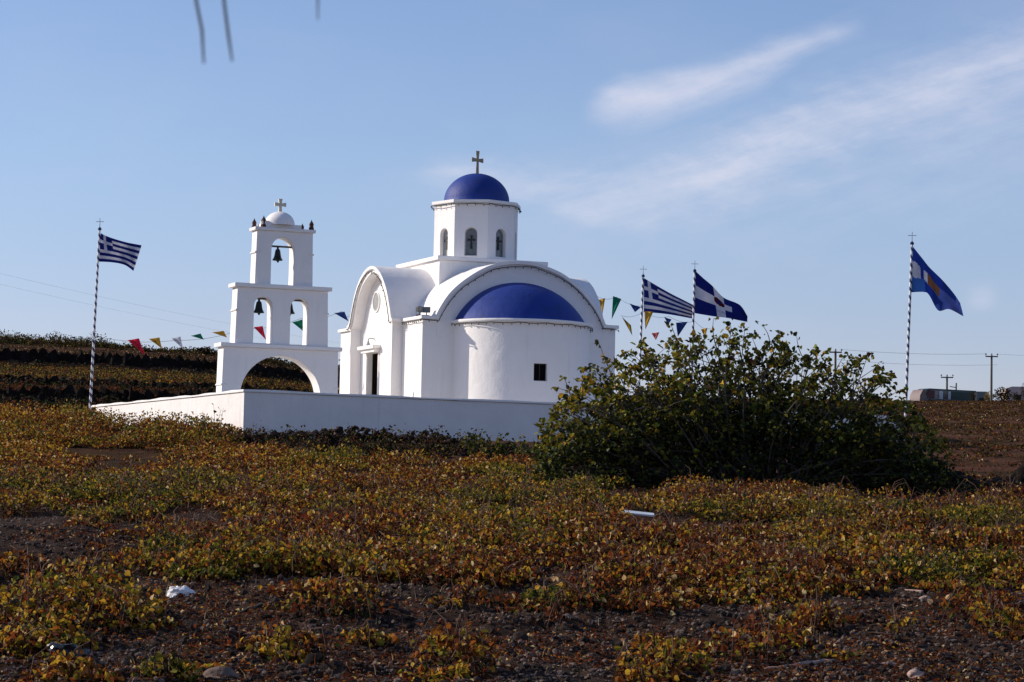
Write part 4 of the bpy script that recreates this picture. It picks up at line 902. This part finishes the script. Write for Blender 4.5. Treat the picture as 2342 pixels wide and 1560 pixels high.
# ------------------------------------------------------------------ scrub and dry grass on the far slopes
far_parts = []
def clump(x, y, r, h, n, ls, mix, up=.4, sink=.0):
    th = rng.uniform(0, 2*PI, n); rr = r*np.sqrt(rng.random(n)); X_ = x+rr*np.cos(th); Y_ = y+rr*np.sin(th)
    Z_ = Zt(X_, Y_)+rng.random(n)*h*np.sqrt(np.clip(1-(rr/r)**2, .05, 1))-sink
    return leaf_arrays(np.stack([X_, Y_, Z_], 1), np.full(n, ls), pick(n, mix), up, True)
SC = dict(dgreen=4, brown=3, dark=3, olive=1.2); SC2 = dict(olive=2.5, brown=4, orange=1, dgreen=3, dark=2.5, red=1, gold=.4)
for k in range(420):      # skyline
    px = rng.uniform(-500, 1000); D = 222+rng.random()*12; x = (px-1171)/FPX*D; r = rng.uniform(.5, 1.7)
    if float(fbm(np.array(x*.12+5), np.array(2.0), 3)) < .42: r *= .5
    far_parts.append(clump(x, D, r, r*rng.uniform(.5, 1.0), int(110*r+40), .17, SC))
for k in range(1300):      # terraces: vine rows and shrubs
    px = rng.uniform(-400, 900); D = rng.choice([rng.uniform(112, 158), rng.uniform(96.5, 109), rng.uniform(163, 222)], p=[.5, .2, .3]); x = (px-1171)/FPX*D; r = rng.uniform(.4, 1.0)
    mx = SC2 if 112 < D < 158 else (dict(brown=5, tan=.5, dark=3, dgreen=2) if D > 160 else dict(brown=5, dgreen=2, red=2, dark=2))
    far_parts.append(clump(x, D, r, .42*r, int(60*r+16), .105, mx, .1))
for D0_ in (94.6, 110.0, 160.2):   # growth against the foot of the terrace walls
    for k in range(190):
        px = rng.uniform(-400, 800); x = (px-1171)/FPX*D0_; r = rng.uniform(.3, 1.0); far_parts.append(clump(x, D0_-.5*rng.random()-.5, r, .7*r, 36, .15, dict(dark=4, dgreen=3, brown=2)))
for k in range(6500):     # right-hand field
    px = rng.uniform(1350, 2900); D = 46.5+rng.random()**1.35*298; x = (px-1171)/FPX*D; r = rng.uniform(.2, .7)*(.5+D/200)
    if 50 < D < 92 and px < 2120: continue
    if float(fbm(np.array(x*.02+5), np.array(D*.05+2.0), 3)) < .33: continue
    far_parts.append(clump(x, D, r, .16*r, int(24*r+8), .05+.0005*D, dict(brown=6, olive=1.2, orange=.4, dgreen=2, red=1.5, dark=2.5, tan=.2), .1))
tag(leaf_obj('hillside_scrub', far_parts, M['leaf']), 'dry brown and dark green scrub dotted over the far slopes', 'scrub', kind='stuff')
def far_shrub(px, py, D, rpx, hpx, label, mix=SC):
    P = at(px, py, D); x = P.x; z0 = zt(x, D); r = rpx/FPX*D; h = hpx/FPX*D; n = 420
    d = rng.normal(size=(n, 3)); d /= np.linalg.norm(d, axis=1, keepdims=True); q = d*(rng.random((n, 1))**.4)*np.array([r, r, h/2]); q[:, 2] += h/2
    t_ = thing('shrub', label, 'shrub', (x, D, z0-.1)); leaf_obj('foliage', [leaf_arrays(q, np.full(n, .28*max(r, .6)/1.2), pick(n, mix), .4, True)], M['leafdark'], t_)
    b = MB(); [b.tube([(0, 0, 0), (r*.5*math.cos(a), r*.5*math.sin(a), h*.7)], [.06, .02], 5) for a in (0, 2, 4)]; b.build('stem', M['twig'], t_)
far_shrub(2292, 900, 336, 22, 36, 'dark rounded shrub between the tall pole and the pinkish building')
far_shrub(2322, 900, 334, 9, 26, 'narrow dark shrub in front of the pinkish building')
far_shrub(2342, 900, 333, 9, 46, 'tall dark shrub cut by the right edge of the photo')
far_shrub(2262, 906, 336, 12, 26, 'pale green shrub at the foot of the tall pole', dict(olive=3, tan=2, dgreen=1))
far_shrub(2225, 906, 336, 6, 28, 'small dark shrub touching the rear of the bus')
far_shrub(684, 842, 205, 22, 34, 'dark shrub on the hillside seen through the belfry arch')
far_shrub(470, 815, 220, 26, 26, 'dark humped shrub on the skyline just left of the belfry')

# ------------------------------------------------------------------ the fig bush
BD = 48.0
prof = [(1235, 985), (1262, 955), (1300, 900), (1345, 850), (1400, 805), (1460, 775), (1530, 760), (1620, 758), (1690, 750), (1745, 748), (1800, 775), (1860, 792), (1900, 800), (1955, 792), (2000, 808), (2040, 836), (2066, 905), (2105, 945), (2145, 990), (2178, 1050)]
ppx = np.array([p_[0] for p_ in prof]); ppy = np.array([p_[1] for p_ in prof])
bx0 = (1720-1171)/FPX*BD; bz0 = zt(bx0, BD)-.1
fb = thing('fig_bush', 'large spreading fig bush with dark green leaves before the church', 'bush', (bx0, BD, bz0))
def topz(px):
    h_ = at(px, float(np.interp(px, ppx, ppy)), BD).z-bz0
    return h_*(1.0-.11*float(fbm(np.array(px*.011), np.array(3.3), 2)))+.10
stems = MB(); Lc, Lcol, Ls = [], [], []
B_R = np.random.default_rng(21)
def twig(p0, p1, r0, r1, bend=.12, n=5):
    d = p1-p0; pr = Vector((B_R.normal(), B_R.normal(), B_R.normal()*.4+.5))*d.length*bend
    P = [p0.lerp(p1, i/(n-1))+pr*math.sin(PI*i/(n-1)) for i in range(n)]; stems.tube(P, [r0+(r1-r0)*i/(n-1) for i in range(n)], 5, False); return P
def cluster(P, k, spread, ls, mixk):
    for i in range(k):
        q = P+Vector((B_R.normal()*spread, B_R.normal()*spread, B_R.normal()*spread*.7)); Lc.append(q[:]); Ls.append(ls*B_R.uniform(.7, 1.15)); Lcol.append(mixk)
for i in range(410):
    px = B_R.uniform(1240, 2165); H_ = topz(px); fy = B_R.uniform(-1, 1)
    if 1800 < px < 2060 and B_R.random() < .25: continue
    f = 1.0 if B_R.random() < .6 else B_R.uniform(.35, .95)
    depth = 1.25*fy
    hz = H_*f*math.sqrt(max(.12, 1-.6*fy*fy))*B_R.uniform(.84, 1.02)
    tip = Vector(((px-1171)/FPX*BD-bx0, depth, hz))
    root = Vector((tip.x*.38+B_R.normal()*.3, depth*.4+B_R.normal()*.15, B_R.uniform(0, .25)))
    P = twig(root, tip, .022, .005, .09, 7)
    top = hz > .62*H_
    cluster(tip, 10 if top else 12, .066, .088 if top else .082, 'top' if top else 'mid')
    for s_ in range(4):
        j = B_R.integers(2, 6); q = P[j]; d = Vector((B_R.normal(), B_R.normal()*.8, abs(B_R.normal())*.7+.1))*.22; t2 = q+d
        if t2.z > topz(1171+FPX*(t2.x+bx0)/BD)*1.0: continue
        hi_ = t2.z > .6*H_
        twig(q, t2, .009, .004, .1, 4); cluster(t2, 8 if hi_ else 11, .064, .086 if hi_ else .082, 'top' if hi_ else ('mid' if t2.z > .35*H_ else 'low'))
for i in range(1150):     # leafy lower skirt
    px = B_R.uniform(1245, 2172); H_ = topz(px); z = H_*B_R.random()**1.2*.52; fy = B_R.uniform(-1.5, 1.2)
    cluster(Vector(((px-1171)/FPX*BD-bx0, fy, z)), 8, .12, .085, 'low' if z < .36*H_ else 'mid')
for px0, py0, px1, py1 in ((1330, 940, 1268, 885), (1310, 920, 1290, 862), (1690, 800, 1668, 735), (1760, 800, 1742, 742), (1960, 880, 2040, 850), (1900, 880, 1930, 815), (1560, 800, 1535, 742), (1640, 800, 1632, 728), (1850, 840, 1822, 768), (1400, 860, 1372, 790)):
    a, c = at(px0, py0, BD)-Vector((bx0, BD, bz0)), at(px1, py1, BD)-Vector((bx0, BD, bz0)); P = twig(a, c, .012, .004, .1, 6); cluster(c, 4, .05, .09, 'top'); cluster(P[3], 2, .05, .085, 'top')
MIXB = {'top': dict(olive=5.5, dgreen=3.5, green=3.5, lime=2, gold=.6, brown=.6), 'mid': dict(dgreen=6, green=3, olive=2, lime=.8), 'low': dict(dgreen=7, green=2, dark=2, olive=.6)}  # crown leaves coloured brighter as if sunlit; colours darken downwards
Lcol = np.array(Lcol); col = np.zeros((len(Lc), 3)); LcA = np.array(Lc)
for k_, mx in MIXB.items():
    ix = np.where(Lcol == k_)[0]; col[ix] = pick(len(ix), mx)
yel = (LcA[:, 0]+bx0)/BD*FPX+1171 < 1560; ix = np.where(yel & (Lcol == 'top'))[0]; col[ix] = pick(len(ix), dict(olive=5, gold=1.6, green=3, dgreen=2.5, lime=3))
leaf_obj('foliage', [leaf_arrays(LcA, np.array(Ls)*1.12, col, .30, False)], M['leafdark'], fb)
stems.build('branches', M['twig'], fb, 60, recalc=False)

# brambles and weeds along the stone wall and at the courtyard wall
def weed(px, py, D, w_px, h_px, n, label, mix, ls=.06, name='weed', cat='weed', stems_n=5, yd=.35):
    P = at(px, py, D); x = P.x; z0 = zt(x, D); w_ = w_px/FPX*D; h = h_px/FPX*D
    t_ = thing(name, label, cat, (x, D, z0-.05)); b = MB(); C = []
    for i in range(stems_n):
        tx = rng.uniform(-1, 1)*w_/2; th = h*rng.uniform(.55, 1.0); ty = rng.uniform(-yd, yd)
        pts = [Vector((tx*.3, ty*.3, 0)), Vector((tx*.6+rng.normal()*.04, ty*.6, th*.5)), Vector((tx, ty, th))]
        b.tube(pts, [.008, .006, .003], 4, False)
        for k in range(max(1, n//stems_n)):
            f = .25+.75*rng.random(); q = pts[0].lerp(pts[1], f*2) if f < .5 else pts[1].lerp(pts[2], f*2-1); C.append((q+Vector((rng.normal(), rng.normal(), rng.normal()))*ls*.9)[:])
    b.build('stems', M['dtwig'], t_, 60, recalc=False); leaf_obj('leaves', [leaf_arrays(np.array(C), np.full(len(C), ls), pick(len(C), mix), .3, False)], M['leafdark'], t_)
DK = dict(dgreen=4, dark=4, brown=2, olive=1); GR = dict(green=4, dgreen=4, olive=2)
weed(488, 960, 63.6, 46, 78, 34, 'taller dark weed against the sunlit end of the white wall', DK, .075, stems_n=6)
weed(450, 975, 63.8, 60, 50, 44, 'low spreading dark weed left of the taller one at the sunlit wall', DK, .07, stems_n=8)
weed(395, 968, 65.5, 60, 40, 44, 'small weed tuft before the sunlit wall, left of the others', DK, .07, stems_n=8)
weed(590, 972, 63.2, 40, 52, 22, 'thin weed just right of the wall corner', DK, .06, stems_n=4)
weed(668, 975, 62.6, 66, 48, 40, 'wide dark weed against the shaded wall near its corner', DK, .075, stems_n=6)
weed(765, 985, 61.5, 60, 42, 60, 'yellow-green weed on the stone wall before the shaded white wall', dict(olive=4, gold=3, green=2), .08, stems_n=9)
BRM = dict(dgreen=4, dark=4, brown=3, olive=1, red=.8)
for px, py, D, w_, h_, n_, lab in ((620, 1000, 61.6, 150, 40, 420, 'brown bramble hump in front of the shaded wall near its corner'), (720, 1012, 60.6, 150, 44, 460, 'dark bramble hump left of the yellow-green weed on the stone wall'), (830, 1018, 59.8, 170, 58, 620, 'black-green bramble mass at the darkest part of the stone wall'),
        (940, 1024, 59.2, 160, 64, 620, 'tangled dark bramble with arching canes below the church corner'), (1030, 1030, 58.6, 150, 66, 560, 'tangled bramble with bare canes just left of the green shrub'), (560, 990, 62.6, 100, 34, 240, 'low olive bramble at the foot of the wall corner'),
        (760, 1042, 57.6, 170, 40, 520, 'low black-brown bramble at the left foot of the stone wall'), (880, 1050, 57.0, 180, 44, 560, 'low dark bramble at the middle foot of the stone wall'), (990, 1056, 56.4, 170, 44, 520, 'low dark bramble at the foot of the wall just left of the green shrub'), (660, 1034, 58.6, 150, 36, 380, 'low reddish bramble at the far left foot of the stone wall'),
        (500, 1000, 62.0, 140, 34, 320, 'low brown bramble before the sunlit wall end'), (1390, 1090, 51.0, 170, 44, 420, 'dark bramble in the shade under the left side of the fig bush')):
    weed(px, py, D, w_, h_, n_, lab, BRM if px < 1300 else DK, .058, 'bramble', 'bramble', 26, .55)
weed(1120, 1060, 56.5, 170, 62, 420, 'low leafy green shrub below the shaded white wall', GR, .075, 'shrub', 'shrub', 30, .6)
weed(1250, 1065, 54.5, 150, 72, 380, 'green shrub tucked against the left foot of the fig bush', GR, .075, 'shrub', 'shrub', 28, .6)
weed(2230, 1108, 46, 110, 44, 200, 'dark ivy mound over the stone wall right of the fig bush', dict(dgreen=5, dark=3, olive=1), .065, 'bramble', 'bramble', 18)
weed(2140, 1095, 46.5, 100, 56, 240, 'dark bramble hiding the right foot of the fig bush', dict(dgreen=5, dark=3, olive=1), .07, 'bramble', 'bramble', 18)

# ------------------------------------------------------------------ litter and sticks in the field
def blob(name, px, py, sx_, sy_, sz_, m, label, cat, seed, rough=.7):
    P = hit(px, py); bm = bmesh.new(); bmesh.ops.create_icosphere(bm, subdivisions=4, radius=1)
    for v in bm.verts:
        c = v.co.copy(); k = 1+rough*(float(fbm(np.array(c.x*1.7+seed), np.array(c.y*1.7+c.z*2.3+seed), 4))-.5); v.co = Vector((c.x*k*sx_, c.y*k*sy_, max(-.2, c.z)*k*sz_))
    me = bpy.data.meshes.new(name); bm.to_mesh(me); bm.free(); me.materials.append(m); me.polygons.foreach_set('use_smooth', [True]*len(me.polygons)); me.set_sharp_from_angle(angle=rad(24))
    o = bpy.data.objects.new(name, me); COL.objects.link(o); o.location = P; tag(o, label, cat)
blob('plastic_bag', 415, 1372, .15, .09, .11, M['whiteplastic'], 'crumpled white plastic bag on the soil at left', 'bag', 4, .9)
blob('plastic_bag', 160, 1508, .20, .15, .12, M['blackplastic'], 'shiny black plastic bag among the vines at bottom left', 'bag', 9, 1.6)
P = hit(1458, 1196); b = MB(); b.hexa([(-.26, -.04, .05), (.26, -.04, .0), (-.24, .05, .06), (.25, .05, .01), (-.26, -.04, .07), (.26, -.04, .03), (-.24, .05, .08), (.25, .05, .035)])
o = b.build('white_board', M['whitepaint']); o.location = P+Vector((0, 0, .09)); o.rotation_euler = (rad(18), 0, rad(-6)); tag(o, 'white painted board lying in the gap right of centre', 'board')
def stick(px0, py0, px1, py1, r, label, m='stick'):
    a, c = hit(px0, py0), hit(px1, py1); a.z += r*.9; c.z += r*.9; d = c-a; b = MB(); n = 9
    b.tube([d*(i/n)+Vector((0, rng.normal()*r*.4, rng.normal()*r*.25+r*.6*math.sin(3*i/n))) for i in range(n+1)], [r*(.5+.6*i/n+.15*rng.random()) for i in range(n+1)], 8)
    o = b.build('stick', M[m], None, 50); o.location = a; tag(o, label, 'stick')
stick(1740, 1536, 1900, 1526, .024, 'thick pale pinkish stick on the soil at bottom right')
stick(1970, 1528, 2050, 1532, .014, 'thin pale stick just right of the thick stick')
stick(2032, 1360, 2110, 1370, .012, 'thin pale stick left of the green vine shade')
stick(2035, 1394, 2105, 1402, .010, 'thin stick below the green vine at right')
stick(1980, 1456, 2060, 1462, .012, 'dark straight stick among red leaves at right', 'dtwig')
stick(295, 1298, 322, 1300, .016, 'short pale splinter on bare soil at left')
stick(540, 1400, 600, 1398, .014, 'short grey stick right of the white bag', 'twig')

# ------------------------------------------------------------------ dead branch drooping into the top of the view, close to the camera
br = thing('hanging_branch', 'bare branch with thin drooping twigs at the top left edge', 'branch', at(560, -420, 1.5))
o0 = at(560, -420, 1.5)
b = MB(); b.tube([at(250, -470, 1.55)-o0, at(420, -440, 1.5)-o0, Vector((0, 0, 0)), at(760, -430, 1.52)-o0, at(1100, -520, 1.6)-o0], [.009, .008, .007, .006, .004], 7); b.build('limb', M['twig'], br)
for L, rr in (([(425, -440), (438, -200), (448, 0), (462, 70), (466, 145)], .0008), ([(500, -430), (505, -200), (512, 0), (522, 80), (531, 140)], .0008), ([(742, -430), (735, -200), (727, 0), (727, 45)], .0005)):
    b = MB(); b.tube([at(x, y, 1.5)-o0 for x, y in L], [rr*1.3]*(len(L)-1)+[rr*.8], 6); b.build('twig', M['twig'], br)
